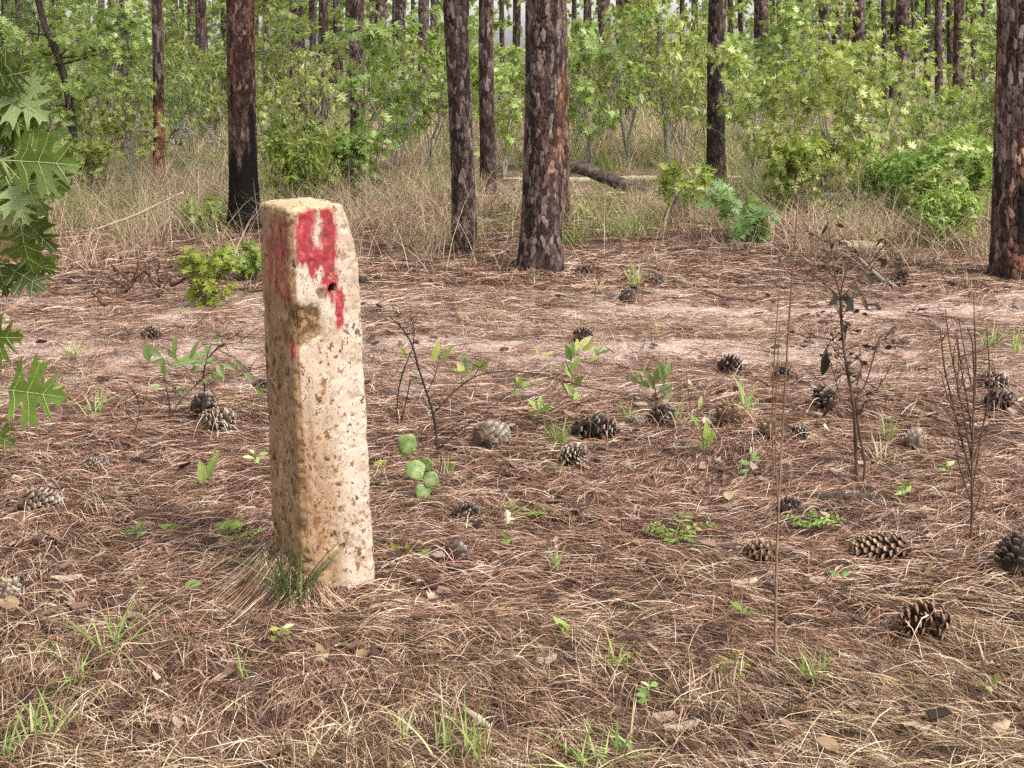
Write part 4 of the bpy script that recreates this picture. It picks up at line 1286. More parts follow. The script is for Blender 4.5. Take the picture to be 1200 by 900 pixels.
def grass_tuft(px, py, n, h, lean, label, matl=GRASSG, wid=.004, seed=1, spread=.02):
    rg = np.random.default_rng(seed)
    b = G(px, py)
    m = MB()
    blades(m, rg, b[0] + rg.normal(0, spread, n), b[1] + rg.normal(0, spread, n), h * rg.uniform(.5, 1.1, n), wid, lean, 6)
    m.V = [v - b for v in m.V]
    o = m.build('grass_tuft', matl)
    o.location = Vector(b)
    return tag(o, label, 'grass')


TUFTS = [
    (347, 722, 60, .31, .30, 'dark green grass tuft growing at the foot of the post', GRASSK, .005),
    (92, 798, 20, .14, .75, 'pale green grass tuft, left of two in the lower left', GRASSG, .005),
    (128, 772, 26, .17, .7, 'pale green grass tuft with longest blades, lower left', GRASSG, .005),
    (50, 872, 16, .16, .3, 'upright bright grass tuft near the lower left corner', GRASSG, .005),
    (20, 895, 12, .12, .4, 'grass tuft cut by the lower left corner', GRASSG, .005),
    (282, 800, 9, .17, .2, 'stiff green grass stems lower left of the post', GRASSG, .0045),
    (655, 528, 44, .17, .22, 'yellow green grass tuft between the two pale cones', GRASSG, .0045),
    (945, 812, 26, .13, .4, 'short grass tuft at the foot of the tall dry stalk', GRASSG, .005),
    (526, 896, 12, .22, .14, 'tall upright grass stems at the bottom, left of its twin', GRASSG, .004),
    (560, 900, 12, .24, .14, 'tall upright grass stems at the bottom, right of its twin', GRASSG, .004),
    (468, 880, 8, .16, .2, 'thin grass stems at the bottom left of the tall ones', GRASSG, .004),
    (690, 905, 26, .12, .7, 'arching green grass tuft at the bottom middle', GRASSG, .006),
    (730, 895, 22, .11, .8, 'arching grass tuft right of the bottom middle one', GRASSG, .006),
    (720, 784, 10, .13, .2, 'thin green grass stems in the front needles', GRASSG, .004),
    (648, 672, 12, .13, .15, 'thin grass stems between the post and the fern sprig', GRASSG, .004),
    (527, 560, 8, .16, .1, 'single upright grass clump left of the pale cone', GRASSG, .004),
    (640, 560, 5, .10, .1, 'lone grass blade left of the dark striped cone', GRASSG, .004),
    (740, 500, 18, .16, .25, 'grass tuft left of the dark cone by the twigs', GRASSG, .0045),
    (790, 496, 18, .15, .35, 'grass tuft right behind the dark cone', GRASSG, .0045),
    (876, 486, 18, .22, .2, 'pale grass tuft left of the two stalks', GRASSG, .005),
    (1037, 516, 14, .18, .2, 'grass tuft right of the dead brown shrub', GRASSG, .005),
    (1190, 414, 18, .2, .3, 'fresh green tuft at the right edge by the track', GRASSG, .006),
    (1160, 410, 18, .2, .4, 'sparse green tuft left of the one at the right edge', GRASSG, .005),
    (115, 490, 18, .18, .35, 'blue green tuft at left below the track', GRASSG, .006),
    (1140, 762, 46, .11, .5, 'yellowish short grass right of the open brown cone', GRASSD, .004),
    (1030, 545, 26, .16, .5, 'dry grass tuft behind the grey cone', GRASSD, .004),
    (85, 420, 22, .16, .4, 'small grass tuft on the left part of the track', GRASSG, .005),
    (780, 430, 10, .15, .4, 'thin grass on the sandy rut', GRASSD, .004),
    (744, 338, 22, .25, .3, 'green tuft beside the far cones', GRASSG, .007),
    (700, 345, 26, .22, .5, 'dry grass tuft in front of the close pair of pines', GRASSD, .006),
]
for k, (px, py, n, h, ln, lab, mt, w) in enumerate(TUFTS):
    grass_tuft(px, py, int(n * 1.2), h * .85, ln, lab, TUFTG if mt is GRASSG else mt, w * 1.45, 200 + k, .06 if 'yellowish' in lab else .018)


rng = np.random.default_rng(33)
mb = MB()
tufted(mb, rng, 260, 4, 2.2, 9.8, (.08, .26), .0028, .25, lambda x, y: sstep(.42, .6, fbm(x * .8 + 14, y * .8, 0, 2, 97) + .05 * (x > .2)) * (np.hypot(x - POST[0], y - POST[1]) > .3), .025)
tag(mb.build('dry_stalks', GRASSD), 'thin dry straw stalks standing up out of the pine needles', 'dry stalks', kind='stuff')

SEED = [(160, 640, 'little seedling in the open needles at left'), (300, 560, 'little seedling between the leaf sprout and the post'), (545, 440, 'little seedling above the pale cone by a bent twig'), (610, 470, 'little seedling right of the pale cone, behind it'), (600, 645, 'little seedling at the fern sprig, lower side'),
        (880, 560, 'little seedling left of the tall stalk, beyond the tan cone'), (1060, 590, 'little seedling right of the dark rotten stick'), (1110, 560, 'little seedling left of the whisk of twigs'), (985, 700, 'little seedling below the long tan cone'), (870, 730, 'little seedling left of the tall stalk, lower part'), (1165, 820, 'little seedling in the lower right corner area'), (760, 830, 'little seedling in the bottom right of the middle'), (60, 470, 'little seedling below the near oak leaves'), (12, 700, 'little seedling at the very left edge'), (700, 430, 'little seedling on the sandy rut'), (330, 760, 'little seedling below the post in front')]
for k, (px, py, lab) in enumerate(SEED):
    rg = np.random.default_rng(500 + k)
    lv = []
    hh = rg.uniform(14, 30)
    for i in range(rg.integers(4, 9)):
        f = rg.uniform(.35, 1)
        a = rg.uniform(-.3, PI + .3); L = rg.uniform(8, 15)
        lv.append(((px + rg.normal(0, 1), py - hh * f), (px + L * math.cos(a), py - hh * f - L * .8 * math.sin(a)), rg.uniform(.8, 1.3)))
    stems_plant('seedling', lab, 'seedling', (px, py), [([(px, py + 3), (px + rg.normal(0, 2), py - hh * .5), (px + rg.normal(0, 2), py - hh)], 1.4, .7)], STEMGR, lv, [OAK, GRASSG, OAKB][k % 3], T=[OVAL, LANCE][k % 2], seed=600 + k)


# prickly pear
def cactus():
    b = G(494, 590)
    root = thing('prickly_pear', 'small prickly pear cactus with round green pads', 'cactus', Vector(b))
    rg = np.random.default_rng(2)
    for (px, py, r, ti, ax) in [(496, 578, 12, .2, .4), (487, 551, 13, -.25, .3), (499, 545, 10, .3, -.3), (478, 521, 13, -.2, .2), (474, 528, 8, -.5, .6), (505, 562, 10, .5, .1)]:
        dep = b[1] * cp + CAM_Z * sp
        rr = .86 * r * dep / F
        m = MB()
        na, nb_ = 24, 12
        V, S, I = [], [], []
        for i in range(nb_ + 1):
            ph = PI * i / nb_
            for j in range(na):
                th = 2 * PI * j / na
                V.append((rr * math.sin(ph) * math.cos(th) * (1 + .2 * math.cos(ph) + .10 * math.sin(3 * ph + px) + .06 * math.sin(2 * th + px) * math.sin(ph)), rr * .2 * math.sin(ph) * math.sin(th), rr * 1.12 * math.cos(ph)))
        for i in range(nb_):
            for j in range(na):
                I += [i * na + j, (i + 1) * na + j, (i + 1) * na + (j + 1) % na, i * na + (j + 1) % na]; S.append(4)
        V = np.array(V) + .002 * (vnoise(np.array(V)[:, 0] * 90, np.array(V)[:, 1] * 90, np.array(V)[:, 2] * 90)[:, None] - .5)
        m.add(V, S, I)
        o = m.build('pad', PAD, root, True)
        o.location = Vector(P(px, py, b[1] + rg.normal(0, .015)) - b)
        o.rotation_euler = (rg.normal(-.2, .15), ti, ax)


cactus()


# ------------------------------------------------------------------ near oak branch at the left
def near_oak():
    b = np.array([-1.42, 2.05, 0.0]); b[2] = float(hgt(b[0], b[1]))
    root = thing('near_oak', 'close oak branch with big pointed lobed leaves reaching in at left', 'oak branch', Vector(b))
    rg = np.random.default_rng(9)
    Y0 = 1.98
    stem = [b + np.array([0, 0, -.05]), b + np.array([.05, 0, .5]), P(-110, 420, Y0), P(-95, 250, Y0), P(-70, 90, Y0), P(-60, -40, Y0)]
    m = MB(); m.tube(np.array(stem) - b, [.014, .012, .010, .008, .006, .004], 8); m.build('stem', STEMG, root, True)
    tw = MB()
    for pts in ([(-95, 250), (-40, 215), (2, 188)], [(-95, 270), (-50, 320), (5, 312)], [(-105, 400), (-60, 440), (-2, 452)], [(-70, 110), (-40, 95), (-8, 92)], [(-100, 340), (-60, 380), (-25, 392)], [(2, 188), (10, 205), (22, 240), (26, 262)], [(-105, 400), (-70, 470), (-20, 500)]):
        p = np.array([P(q[0], q[1], Y0 + rg.normal(0, .01)) for q in pts]) - b
        tw.tube(p, np.linspace(.0035, .0018, len(p)), 6)
    tw.build('twig', STEMGR, root, True)
    LV = [  # base, tip, width, depth offset, material
        ((0, 456), (70, 464), 1.15, 0, 0), ((-30, 393), (22, 398), 1.2, .02, 0), ((-15, 505), (14, 520), 1.2, 0, 0), ((6, 312), (52, 336), 1.2, .03, 1),
        ((4, 188), (92, 192), 1.05, -.05, 0), ((6, 192), (56, 246), 1.0, .02, 0), ((20, 178), (84, 226), .95, .03, 0), ((2, 184), (46, 138), 1.1, .05, 0), ((0, 180), (16, 122), 1.1, .04, 1), ((8, 210), (32, 262), .9, -.02, 2),
        ((-12, 92), (38, 84), 1.2, 0, 0), ((-10, 95), (24, 122), 1.1, .03, 0), ((-10, 98), (10, 66), 1.0, .03, 0), ((24, 258), (34, 322), 1.0, .0, 0), ((22, 250), (60, 292), .8, .04, 0), ((-4, 280), (34, 296), .9, .03, 3), ((-10, 240), (22, 268), .9, .06, 2), ((-6, 300), (10, 348), .9, .02, 1), ((18, 262), (4, 312), .9, .05, 2), ((-20, 200), (8, 236), 1.0, .05, 0), ((28, 290), (62, 326), .8, .05, 1), ((-30, 215), (2, 160), 1.1, .07, 0), ((6, 186), (70, 168), .9, .03, 0), ((-5, 130), (30, 150), .9, .05, 0), ((-12, 150), (20, 178), 1.0, .06, 2), ((22, 200), (70, 205), .9, .05, 0), ((24, 240), (50, 268), 1.0, .04, 0), ((-18, 240), (12, 226), 1.0, .08, 0)]
    for _ in range(9):
        t_ = rg.random()
        ax_, ay_ = -18 + 40 * rg.random(), 85 + 190 * t_
        an = rg.uniform(-.9, 1.5); l_ = rg.uniform(48, 78)
        B_ = (min(ax_ + l_ * math.cos(an), 88 - 40 * abs(t_ - .5)), ay_ + l_ * math.sin(an))
        LV.append(((ax_, ay_), B_, rg.uniform(.7, 1.05), rg.uniform(.03, .16), [0, 0, 0, 1, 2][rg.integers(5)]))
    for A, B, w, dy, k in LV:
        f = MB()
        Y = Y0 + dy
        A3, B3 = P(*A, Y) - b, P(*B, Y + rg.normal(-.01, .02)) - b
        up = np.array((rg.normal(.1, .45), -1, .25 + rg.normal(0, .35)))
        leaf_at(f, OAK_FINE, A3, B3, up, w)
        d_ = B3 - A3; L_ = np.linalg.norm(d_)
        Mv = frames(d_[None], up[None])[0] * L_
        Mv[:, 0] *= w
        hz = lambda x_, y_: .18 * abs(x_) - .25 * max(0, y_ - .25) ** 2 + .007
        for vp in ([(0, -.06), (0, .2), (0, .45), (0, .7), (0, .97)], [(0, .23), (.14, .31), (.36, .37)], [(0, .23), (-.14, .31), (-.36, .37)], [(0, .46), (.2, .55), (.44, .63)], [(0, .46), (-.2, .55), (-.44, .63)], [(0, .69), (.12, .78), (.26, .88)], [(0, .69), (-.12, .78), (-.26, .88)]):
            vv = np.array([Mv @ np.array([a_, b_, hz(a_, b_)]) for a_, b_ in vp]) + A3
            n0 = f.n; ns = len(f.M)
            f.tube(vv, np.linspace(.0009 if vp[0][1] < 0 else .0006, .0003, len(vv)), 5)
            f.M[ns][:] = 1
        o = f.build('leaf', [[NEARL, NEARL, NEARY, BRNL][k], VEIN], root)
        if k == 3: o['label'] = 'leaf turning brown'
    return root


def near_leaf():
    q = NT('near_oak_leaf')
    n = q.noise(q.obj(), 14, 3)
    c = q.ramp(n, [(.3, (.034, .06, .008)), (.55, (.078, .118, .016)), (.75, (.14, .185, .035))])
    rnd = q.n('ObjectInfo').outputs['Random']
    c = q.n('HueSaturation', Value=q.math('ADD', q.math('MULTIPLY', rnd, .9), .45), Color=c).outputs[0]
    return q.done(c, .5, .2, q.bump(q.noise(q.obj(), 120, 3), .0015), transl=(.14, .20, .015), tf=.28)


NEARL = near_leaf()
NEARY = leaf_mat('near_oak_leaf_pale', [(0, (.10, .14, .04)), (1, (.22, .26, .11))], spec=.3, rough=.5, tf=.3)
VEIN = leaf_mat('leaf_vein', [(0, (.22, .26, .10)), (1, (.32, .34, .16))], tf=.1)
BRNL = leaf_mat('browning_leaf', [(0, (.22, .10, .03)), (1, (.3, .2, .06))])
near_oak()


# ------------------------------------------------------------------ cones
def cone_mesh(seed, L, Rm, opening, nsc, matl, prof):
    rg = np.random.default_rng(seed)
    m = MB()
    core = np.linspace(0, 1, 9)
    pts = np.stack([L * (core - .5), 0 * core, 0 * core], 1)
    m.tube(pts, Rm * .45 * np.clip(prof(core), .12, 1), 10, True, tip=0.0)
    for i in range(nsc):
        t = (i + .5) / nsc
        a = i * 2.39996 + rg.normal(0, .06)
        R_ = Rm * max(.16, prof(np.array(t)).item()) * rg.uniform(.94, 1.05)
        op = opening * (1 - .45 * t) * rg.uniform(.85, 1.15)          # angle off the axis
        if t > .93: op *= .6
        radial = np.array([0, math.cos(a), math.sin(a)]); axial = np.array([1.0, 0, 0]); tang = np.cross(axial, radial)
        d = axial * math.cos(op) + radial * math.sin(op)
        up = radial * math.cos(op) - axial * math.sin(op)
        ln = (R_ - Rm * .25) / max(.35, math.sin(op)) + .006
        ln = min(ln, Rm * 1.05)
        o = axial * (L * (t - .5)) + radial * Rm * .2 * prof(np.array(t)).item()
        w = min(Rm * .36, 2.4 * PI * R_ / 13) * .5
        th = w * .42
        e = o + d * ln
        V = [o - tang * w * .45, o + tang * w * .45, o + d * ln * .7 - tang * w - up * th * .25, o + d * ln * .7 + tang * w - up * th * .25,
             o + d * ln * .7 - tang * w + up * th * .25, o + d * ln * .7 + tang * w + up * th * .25,
             e - tang * w * .78 - up * th * .4, e + tang * w * .78 - up * th * .4, e - tang * w * .6 + up * th * .8, e + tang * w * .6 + up * th * .8, e + d * th * .7 + up * th * .25]
        F_ = [[0, 1, 3, 2], [1, 0, 4, 5], [2, 3, 7, 6], [4, 8, 9, 5], [2, 6, 8, 4], [3, 5, 9, 7], [6, 7, 10], [7, 9, 10], [9, 8, 10], [8, 6, 10]]
        tip = [0, 0, .08, .08, .15, .15, .55, .55, .8, .8, 1.0]
        m.add(V, [len(f) for f in F_], [v for f in F_ for v in f], tip=np.array(tip) * rg.uniform(.6, 1.1))
    return m.mesh('pine_cone', matl)


egg = lambda t: np.sin(np.clip(t * .93 + .12, 0, 1) ** .62 * PI) ** .75
fat = lambda t: np.sin(np.clip(t * .9 + .16, 0, 1) ** .62 * PI) ** .6
lng = lambda t: np.sin(np.clip(t * .9 + .13, 0, 1) ** .72 * PI) ** .7
CONES = {
    'pale': cone_mesh(1, .15, .050, .85, 120, CONEM, fat),
    'open': cone_mesh(2, .15, .060, 1.15, 84, CONED, egg),
    'long': cone_mesh(3, .175, .046, .9, 120, CONEB, lng),
    'mid': cone_mesh(4, .155, .050, 1.0, 96, CONEM, egg),
    'brown': cone_mesh(5, .16, .058, 1.2, 80, CONEB, egg),
    'dark': cone_mesh(6, .15, .054, 1.05, 90, CONED, lng),
}
CL = [  # px, py (centre), width px, kind, heading deg, tilt deg, label
    (51, 596, 52, 'pale', 20, -8, 'pale grey pine cone at the left edge of the needles'),
    (577, 517, 52, 'pale', 48, -6, 'pale whitish pine cone with its spiral base turned to the left'),
    (674, 547, 46, 'mid', -60, 25, 'dark striped pine cone standing tilted right of the pale one'),
    (698, 507, 56, 'dark', -8, 0, 'long greyish pine cone lying behind the dark striped one'),
    (745, 500, 26, 'mid', 30, 10, 'half buried small pine cone left of the dark brown one'),
    (776, 496, 36, 'open', 40, 20, 'dark brown open pine cone beneath the leafy sprig'),
    (853, 493, 38, 'brown', 70, 20, 'brown pine cone right of the upright green plant'),
    (857, 433, 32, 'open', 5, 0, 'dark pine cone lying alone at the sandy rut'),
    (900, 512, 34, 'brown', 80, 25, 'round brown pine cone just left of the tall stalk'),
    (937, 514, 28, 'mid', -30, 20, 'small pine cone just right of the tall stalk'),
    (964, 478, 34, 'open', 110, 50, 'dark spiky upright pine cone left of the dead shrub'),
    (917, 441, 28, 'dark', 10, 0, 'flat dark pine cone between the two stalks, near the track'),
    (1070, 522, 36, 'pale', 60, 20, 'grey weathered pine cone right of the dead shrub'),
    (1165, 454, 40, 'mid', -25, -5, 'upper pine cone of two right of the whisk of twigs'),
    (1172, 474, 36, 'open', 0, 0, 'lower dark pine cone of two right of the whisk of twigs'),
    (1028, 648, 62, 'long', 178, -3, 'long tan pine cone lying sideways in the right foreground'),
    (892, 652, 46, 'brown', 150, 10, 'tan pine cone behind the tall stalk'),
    (1188, 668, 56, 'open', 60, 40, 'big dark open pine cone at the right edge'),
    (1076, 742, 66, 'brown', 190, 12, 'brown open pine cone nearest in the right foreground'),
    (258, 500, 50, 'mid', 20, 10, 'grey pine cone under the tangled twigs left of the post'),
    (240, 482, 34, 'open', 70, 20, 'dark pine cone on top of the grey one under twigs'),
    (308, 457, 24, 'open', 60, 20, 'small dark pine cone beside the left face of the post'),
    (684, 398, 26, 'open', 30, 15, 'dark pine cone in the track under the pale sprig'),
    (179, 395, 24, 'open', 10, 0, 'small dark pine cone alone on the left track'),
    (685, 321, 22, 'dark', 10, 0, 'far pine cone close to the foot of the big middle pine'),
    (769, 331, 24, 'mid', 20, 10, 'far grey pine cone, right one of a pair'),
    (735, 353, 24, 'dark', 50, 15, 'far dark pine cone, left one of a pair'),
    (1054, 333, 24, 'open', 60, 45, 'dark upright pine cone before the right thicket'),
    (345, 545, 30, 'pale', 10, 0, 'hidden pine cone'),
    (533, 656, 38, 'open', 80, 0, 'dark rotten pine cone sunk into the needles right of the post'),
    (548, 602, 36, 'dark', 15, 0, 'dark weathered pine cone above the rotten one'),
    (115, 549, 30, 'pale', 15, 0, 'small grey pine cone left of the upright sprout'),
    (925, 600, 34, 'dark', 15, 0, 'dark pine cone lying at the left end of the dark stick'),
    (10, 706, 44, 'mid', 70, 20, 'grey pine cone cut by the left edge'),
    (425, 333, 16, 'dark', 20, 0, 'tiny far pine cone right of the post top'),
]
for px, py, w, kind, hd, ti, lab in CL:
    if lab == 'hidden pine cone': continue
    b = G(px, py + w * .16)
    dep = b[1] * cp + CAM_Z * sp
    me = CONES[kind]
    L0 = .148
    k = w * dep / F / L0
    k = min(max(k, .6), 1.4)
    o = link('pine_cone', me)
    rgc = np.random.default_rng(int(px + py))
    o.location = (b[0], b[1], b[2] + .036 * k + .006 + (.05 * math.sin(R(abs(ti))) * k))
    o.rotation_euler = Euler((rgc.uniform(0, 6), R(-ti), R(hd)))
    o.scale = (k, k, k)
    tag(o, lab, 'pine cone', 'pine cones on the needles')


# stray needles that came down across the cones
rng = np.random.default_rng(91)
C = np.array([list(o.location) + [o.scale[0]] for o in SC.objects if o.name.startswith('pine_cone')])
per = 16
c = np.repeat(C, per, 0); n = len(c)
th = rng.uniform(0, PI, n); L = rng.uniform(.09, .24, n); t = np.linspace(-.5, .5, 6)
px_ = c[:, 0] + rng.normal(0, .05, n); py_ = c[:, 1] - .03 + rng.normal(0, .045, n)
X = px_[:, None] + np.cos(th)[:, None] * L[:, None] * t; Y = py_[:, None] + np.sin(th)[:, None] * L[:, None] * t
top = rng.uniform(.0, .10, n) * c[:, 3]
Z = hgt(X, Y) + .012 + top[:, None] * (1 - (2 * t) ** 2) + (rng.normal(0, .05, n) * L)[:, None] * t
mb = MB()
mb.ribbons(np.stack([X, Y, Z], -1), np.full((n, 6), .0019), np.stack([-np.sin(th), np.cos(th), rng.normal(0, .6, n)], 1))
tag(mb.build('loose_needles', NEEDLE), 'loose pine needles fallen across the cones', 'pine needles', kind='stuff')


# ------------------------------------------------------------------ logs, sticks, stump
def rough_log(name, label, cat, pts, rad, matl, seed=1, sides=20, rough=.12, sub=10):
    rg = np.random.default_rng(seed)
    pts = np.array(pts, float)
    t = np.linspace(0, len(pts) - 1, (len(pts) - 1) * sub + 1)
    p = np.stack([np.interp(t, np.arange(len(pts)), pts[:, k]) for k in range(3)], 1)
    for _ in range(4): p[1:-1] = (p[:-2] + 2 * p[1:-1] + p[2:]) / 4
    r = np.interp(t, np.arange(len(pts)), rad)
    c = p.mean(0)
    m = MB()
    m.tube(p - c, r, sides)
    V = m.V[0]
    K = len(p)
    ctr = np.repeat(p - c, sides, 0)
    nz = fbm(V[:, 0] * 9, V[:, 1] * 9, V[:, 2] * 9, 3, seed) + .6 * vnoise(V[:, 0] * 30, V[:, 1] * 30, V[:, 2] * 30, seed)
    m.V[0] = ctr + (V - ctr) * (1 + rough * 2 * (nz - .8))[:, None]
    o = m.build(name, matl, None, True)
    o.location = Vector(c)
    return tag(o, label, cat)


rough_log('fallen_log', 'dark fallen log slanting down to the right from the pine pair', 'log',
          [P(640, 182, 15.6), P(700, 204, 15.2), P(735, 219, 14.9), P(765, 230, 14.6), P(797, 243, 14.3)], [.075, .08, .085, .08, .06], LOGM, 1, rough=.2)
rough_log('bleached_log', 'pale bleached log lying level behind the dark fallen log', 'log',
          [P(555, 213, 16.6), P(640, 213, 16.6), P(740, 210, 16.6), P(835, 209, 16.8), P(900, 209, 17)], [.05, .055, .05, .04, .03], PALEW, 2, rough=.25)
rough_log('tree_stump', 'short dark broken stump at the end of the fallen log', 'stump', [G(789, 268) + np.array([0, 0, -.1]), G(789, 268) + np.array([0, 0, .15]), G(789, 268) + np.array([.03, 0, .30])], [.06, .05, .028], LOGM, 3, rough=.25)
rough_log('fallen_branch', 'grey rotten branch lying before the right thicket', 'branch', [G(925, 246) + [0, 0, .12], G(970, 246) + [0, 0, .12], G(1032, 247) + [0, 0, .10]], [.03, .045, .03], STEMG, 4)
rough_log('fallen_stick', 'thin curved stick lying on the far side of the track', 'stick', [G(826, 347) + [0, 0, .03], G(850, 353) + [0, 0, .025], G(880, 355) + [0, 0, .025], G(903, 352) + [0, 0, .03]], [.008, .013, .013, .009], STEMT, 5, 10)
rough_log('fallen_stick', 'grey stick near the dark upright cone by the thicket', 'stick', [G(1005, 318) + [0, 0, .12], G(1030, 333) + [0, 0, .05], G(1050, 342) + [0, 0, .03]], [.012, .016, .012], STEMG, 6, 10)
rough_log('fallen_stick', 'short dark stick left of the pine at the right edge', 'stick', [G(1096, 334) + [0, 0, .03], G(1112, 336) + [0, 0, .03], G(1130, 342) + [0, 0, .03]], [.012, .016, .012], TWIGD, 7, 10)
rough_log('rotten_stick', 'dark rotten stick lying below the dead brown shrub', 'stick', [G(928, 590) + [0, 0, .02], G(970, 593) + [0, 0, .025], G(1010, 594) + [0, 0, .025], G(1038, 590) + [0, 0, .02]], [.014, .02, .019, .011], TWIGD, 8, 12, .25)
rough_log('grey_stick', 'pale grey stick lying right of the post foot', 'stick', [G(436, 590) + [0, 0, .02], G(465, 584) + [0, 0, .025], G(492, 586) + [0, 0, .02]], [.006, .008, .006], STEMG, 9, 8)
rough_log('tan_stick', 'pale tan broken stick in the front middle needles', 'stick', [G(545, 838) + [0, 0, .025], G(560, 850) + [0, 0, .03], G(573, 862) + [0, 0, .025]], [.007, .010, .009], PALEW, 10, 10)
rough_log('tan_stick', 'tan stick half hidden in the bottom needles', 'stick', [G(602, 868) + [0, 0, .022], G(625, 876) + [0, 0, .028], G(652, 882) + [0, 0, .022]], [.007, .009, .007], STEMT, 11, 10)
rough_log('thin_stick', 'thin straight stick touching the nearest brown cone', 'stick', [G(978, 754) + [0, 0, .03], G(1010, 746) + [0, 0, .035], G(1042, 739) + [0, 0, .03]], [.0025, .003, .0025], STEMT, 12, 8)
rough_log('pale_branch', 'long pale bent stem leaning in the grass left of the charred pine', 'branch', [G(112, 282) + [0, 0, .1], P(160, 252, G(140, 282)[1]), P(215, 225, G(140, 282)[1])], [.012, .012, .006], PALEW, 13, 8)


def chunk(name, label, cat, px, py, sx, sy, sz, matl, seed):
    b = G(px, py)
    m = MB()
    na, nb_ = 28, 14
    V, S, I = [], [], []
    for i in range(nb_ + 1):
        ph = PI * i / nb_
        for j in range(na):
            th = 2 * PI * j / na
            V.append((math.sin(ph) * math.cos(th), math.sin(ph) * math.sin(th), math.cos(ph)))
    for i in range(nb_):
        for j in range(na):
            I += [i * na + j, (i + 1) * na + j, (i + 1) * na + (j + 1) % na, i * na + (j + 1) % na]; S.append(4)
    V = np.array(V)
    V = np.sign(V) * np.abs(V) ** .75
    V *= (.7 + .6 * fbm(V[:, 0] * 1.7 + seed, V[:, 1] * 1.7, V[:, 2] * 1.7, 3, seed))[:, None] * np.array([sx, sy, sz])
    m.add(V, S, I)
    o = m.build(name, matl, None, True)
    o.location = Vector(b + np.array([0, 0, sz * .4]))
    return tag(o, label, cat)


chunk('pale_rock', 'flat pale sandy rock before the right thicket', 'rock', 1006, 292, .2, .12, .045, PALEW, 3)
for k, (px, py, a, w, lab) in enumerate([(800, 863, .2, .05, 'pale bark chip at the bottom right of middle'), (640, 782, .5, .04, 'tan bark flake in the front middle needles'), (1000, 782, .1, .055, 'flat pale bark piece right of the tall stalk foot'), (1085, 604, .3, .05, 'pale bark flake below the grey cone'), (870, 690, .4, .05, 'curled pale leaf scrap left of the tall stalk'), (955, 684, .2, .035, 'small tan bark flake below the long tan cone'), (1145, 500, .3, .06, 'pale bark flake below the two right cones'), (80, 690, .2, .05, 'pale bark flake at lower left'), (250, 590, .3, .05, 'pale bark flake below the upright sprout')]):
    rgk = np.random.default_rng(k)
    b = G(px, py)
    m = MB()
    q = 9
    aa = np.linspace(0, 2 * PI, q, endpoint=False)
    rr = w * rgk.uniform(.55, 1.1, q)
    top = np.stack([rr * np.cos(aa), .5 * rr * np.sin(aa), .012 + .2 * rr * np.cos(aa) ** 2], 1)
    bot = top - [0, 0, .006]
    V = np.concatenate([top, bot, [[0, 0, .014]]])
    S, I = [], []
    for j in range(q):
        I += [j, (j + 1) % q, 2 * q]; S.append(3)
        I += [j, q + j, q + (j + 1) % q, (j + 1) % q]; S.append(4)
    I += list(range(q, 2 * q))[::-1]; S.append(q)
    m.add(V, S, I)
    o = m.build('bark_flake', PALEW)
    o.location = Vector(b + np.array([0, 0, .012])); o.rotation_euler = (rgk.normal(0, .12), rgk.normal(0, .12), a)
    tag(o, lab, 'bark')


def dead_branches(label, px, py, w, h, n, seed, matl):
    rg = np.random.default_rng(seed)
    b = G(px, py)
    root = thing('dead_branches', label, 'dead branches', Vector(b))
    for k in range(n):
        m = MB()
        p0 = np.array([rg.uniform(-w / 2, w / 2), rg.normal(0, .3), rg.uniform(0, h * .6)])
        d = np.array([rg.normal(0, 1), rg.normal(0, .4), rg.normal(.25, .45)]); d /= np.linalg.norm(d)
        L = rg.uniform(.4, 1.0) * w * .55
        t = np.linspace(0, 1, 8)[:, None]
        p = p0 + d * L * t + np.cumsum(rg.normal(0, .03, (8, 3)), 0) * L
        p[:, 2] = np.abs(p[:, 2])
        r0 = rg.uniform(.006, .02)
        m.tube(p, np.linspace(r0, r0 * .3, 8), 6)
        for j in range(3):
            q = p[rg.integers(2, 7)]; d2 = d + rg.normal(0, .7, 3); d2 /= np.linalg.norm(d2)
            e = q + d2 * L * .4
            e[2] = abs(e[2])
            m.tube(np.array([q, (q + e) / 2 + rg.normal(0, .03, 3), e]), [r0 * .45, r0 * .3, r0 * .15], 5)
        m.build('branch', matl, root, True)


dead_branches('heap of grey dead branches between red footed pine and charred pine', 228, 205, 1.1, 1.3, 26, 1, STEMG)
dead_branches('dark dead branches leaning left of the pine above them', 400, 212, 1.0, 1.3, 22, 2, TWIGD)
dead_branches('tangle of brown dead brush on the needles left of the yellow shrub', 165, 345, .55, .3, 22, 3, TWIG)


# old crooked oak stems at the left and centre
def crooked(name, label, pts, rad, base, matl, seed):
    b = G(*base)
    root = thing(name, label, 'tree', Vector(b))
    rg = np.random.default_rng(seed)
    p = path3(pts, b[1], rg, .05, 5) - b
    m = MB(); m.tube(p, np.interp(np.linspace(0, 1, len(p)), np.linspace(0, 1, len(rad)), rad), 10); m.build('trunk', matl, root, True)
    f = MB()
    C, D = [], []
    for k in range(16):
        q = p[rg.integers(len(p) // 3, len(p))]; d = rand_dirs(rg, 1, -.2, .7)[0]
        L = rg.uniform(.3, .9)
        e = q + d * L
        bm = MB(); bm.tube(np.array([q, (q + e) / 2 + rg.normal(0, .05, 3), e]), [.014, .009, .004], 5); bm.build('branch', matl, root, True)
        C += [e, (q + e) / 2]; D += [d, d]
    rosettes(f, rg, OAK_MID, np.array(C), np.array(D), .14, (6, 9))
    f.build('crown', OAK, root)


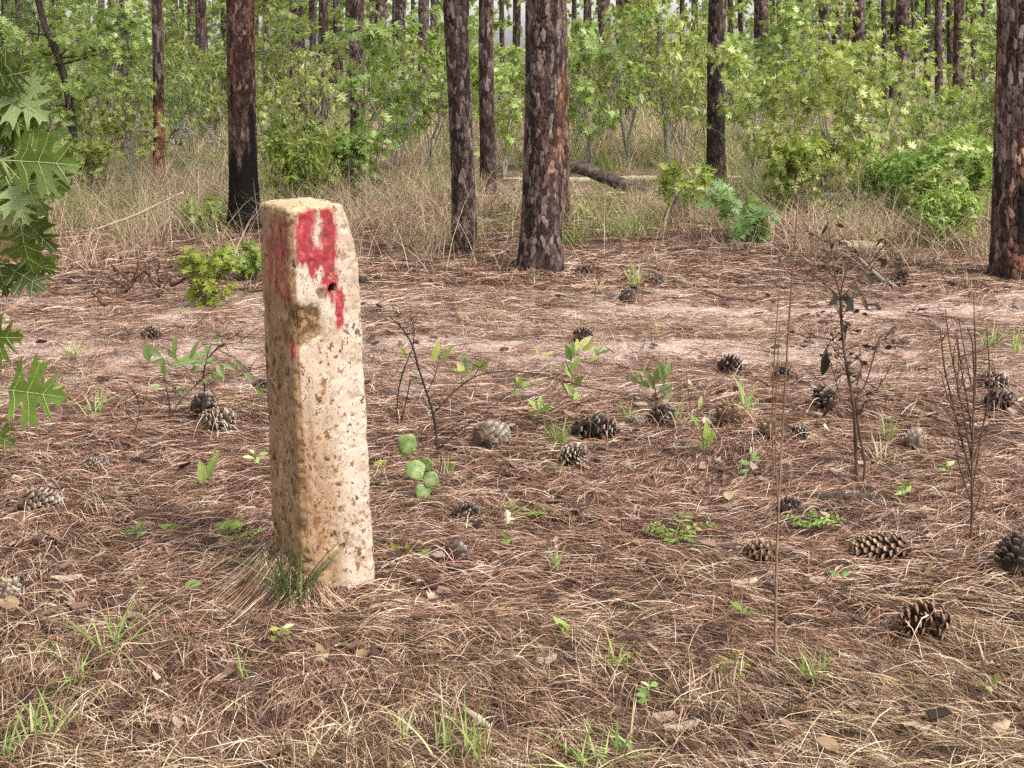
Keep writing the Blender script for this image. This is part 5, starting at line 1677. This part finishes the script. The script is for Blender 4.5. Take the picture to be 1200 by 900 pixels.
crooked('oak_tree', 'dark crooked oak trunk leaning left behind the near oak branch', [(92, 215), (88, 180), (84, 140), (78, 100), (66, 60), (52, 30), (40, -20), (30, -80)], [.062, .055, .05, .045, .03], (92, 213), TWIGD, 1)
crooked('oak_tree', 'slim pale oak with forked branches right of the close pair', [(783, 196), (781, 150), (776, 100), (772, 60), (774, 20), (770, -40), (768, -90)], [.05, .045, .04, .035, .02], (783, 194), STEMG, 2)

# ------------------------------------------------------------------ light
w = bpy.data.worlds.new('World'); SC.world = w; w.use_nodes = True
nt = w.node_tree
bg = nt.nodes['Background']
sky = nt.nodes.new('ShaderNodeTexSky'); sky.sky_type = 'NISHITA'; sky.sun_disc = False
SUN_EL, SUN_AZ = 52.0, 128.0     # azimuth: degrees clockwise from +Y (behind the camera, to the right)
sky.sun_elevation = R(SUN_EL); sky.sun_rotation = R(SUN_AZ)
sky.air_density = 1.0; sky.dust_density = 3.0; sky.ozone_density = .5
hs = nt.nodes.new('ShaderNodeHueSaturation'); hs.inputs['Saturation'].default_value = .18
nt.links.new(sky.outputs[0], hs.inputs['Color']); nt.links.new(hs.outputs[0], bg.inputs['Color'])
bg.inputs['Strength'].default_value = .15
sd = bpy.data.lights.new('sun', 'SUN'); so = bpy.data.objects.new('sun', sd); COL.objects.link(so)
sd.energy = 1.5; sd.angle = R(11); sd.color = (1, .95, .87)
az, el = R(SUN_AZ), R(SUN_EL)
sdir = Vector((math.sin(az) * math.cos(el), math.cos(az) * math.cos(el), math.sin(el)))
so.rotation_euler = (-sdir).to_track_quat('-Z', 'Y').to_euler()
so.location = (3, -3, 12)

vs = SC.view_settings
vs.view_transform = 'Standard'; vs.look = 'None'; vs.gamma = 1; vs.use_curve_mapping = False
vs.exposure = 1.3
SC.render.engine = 'CYCLES'
cy = SC.cycles
cy.max_bounces = 4; cy.diffuse_bounces = 2; cy.use_adaptive_sampling = True; cy.adaptive_threshold = .03; cy.glossy_bounces = 2; cy.transmission_bounces = 3; cy.transparent_max_bounces = 4
cy.caustics_reflective = False; cy.caustics_refractive = False
cy.use_denoising = False
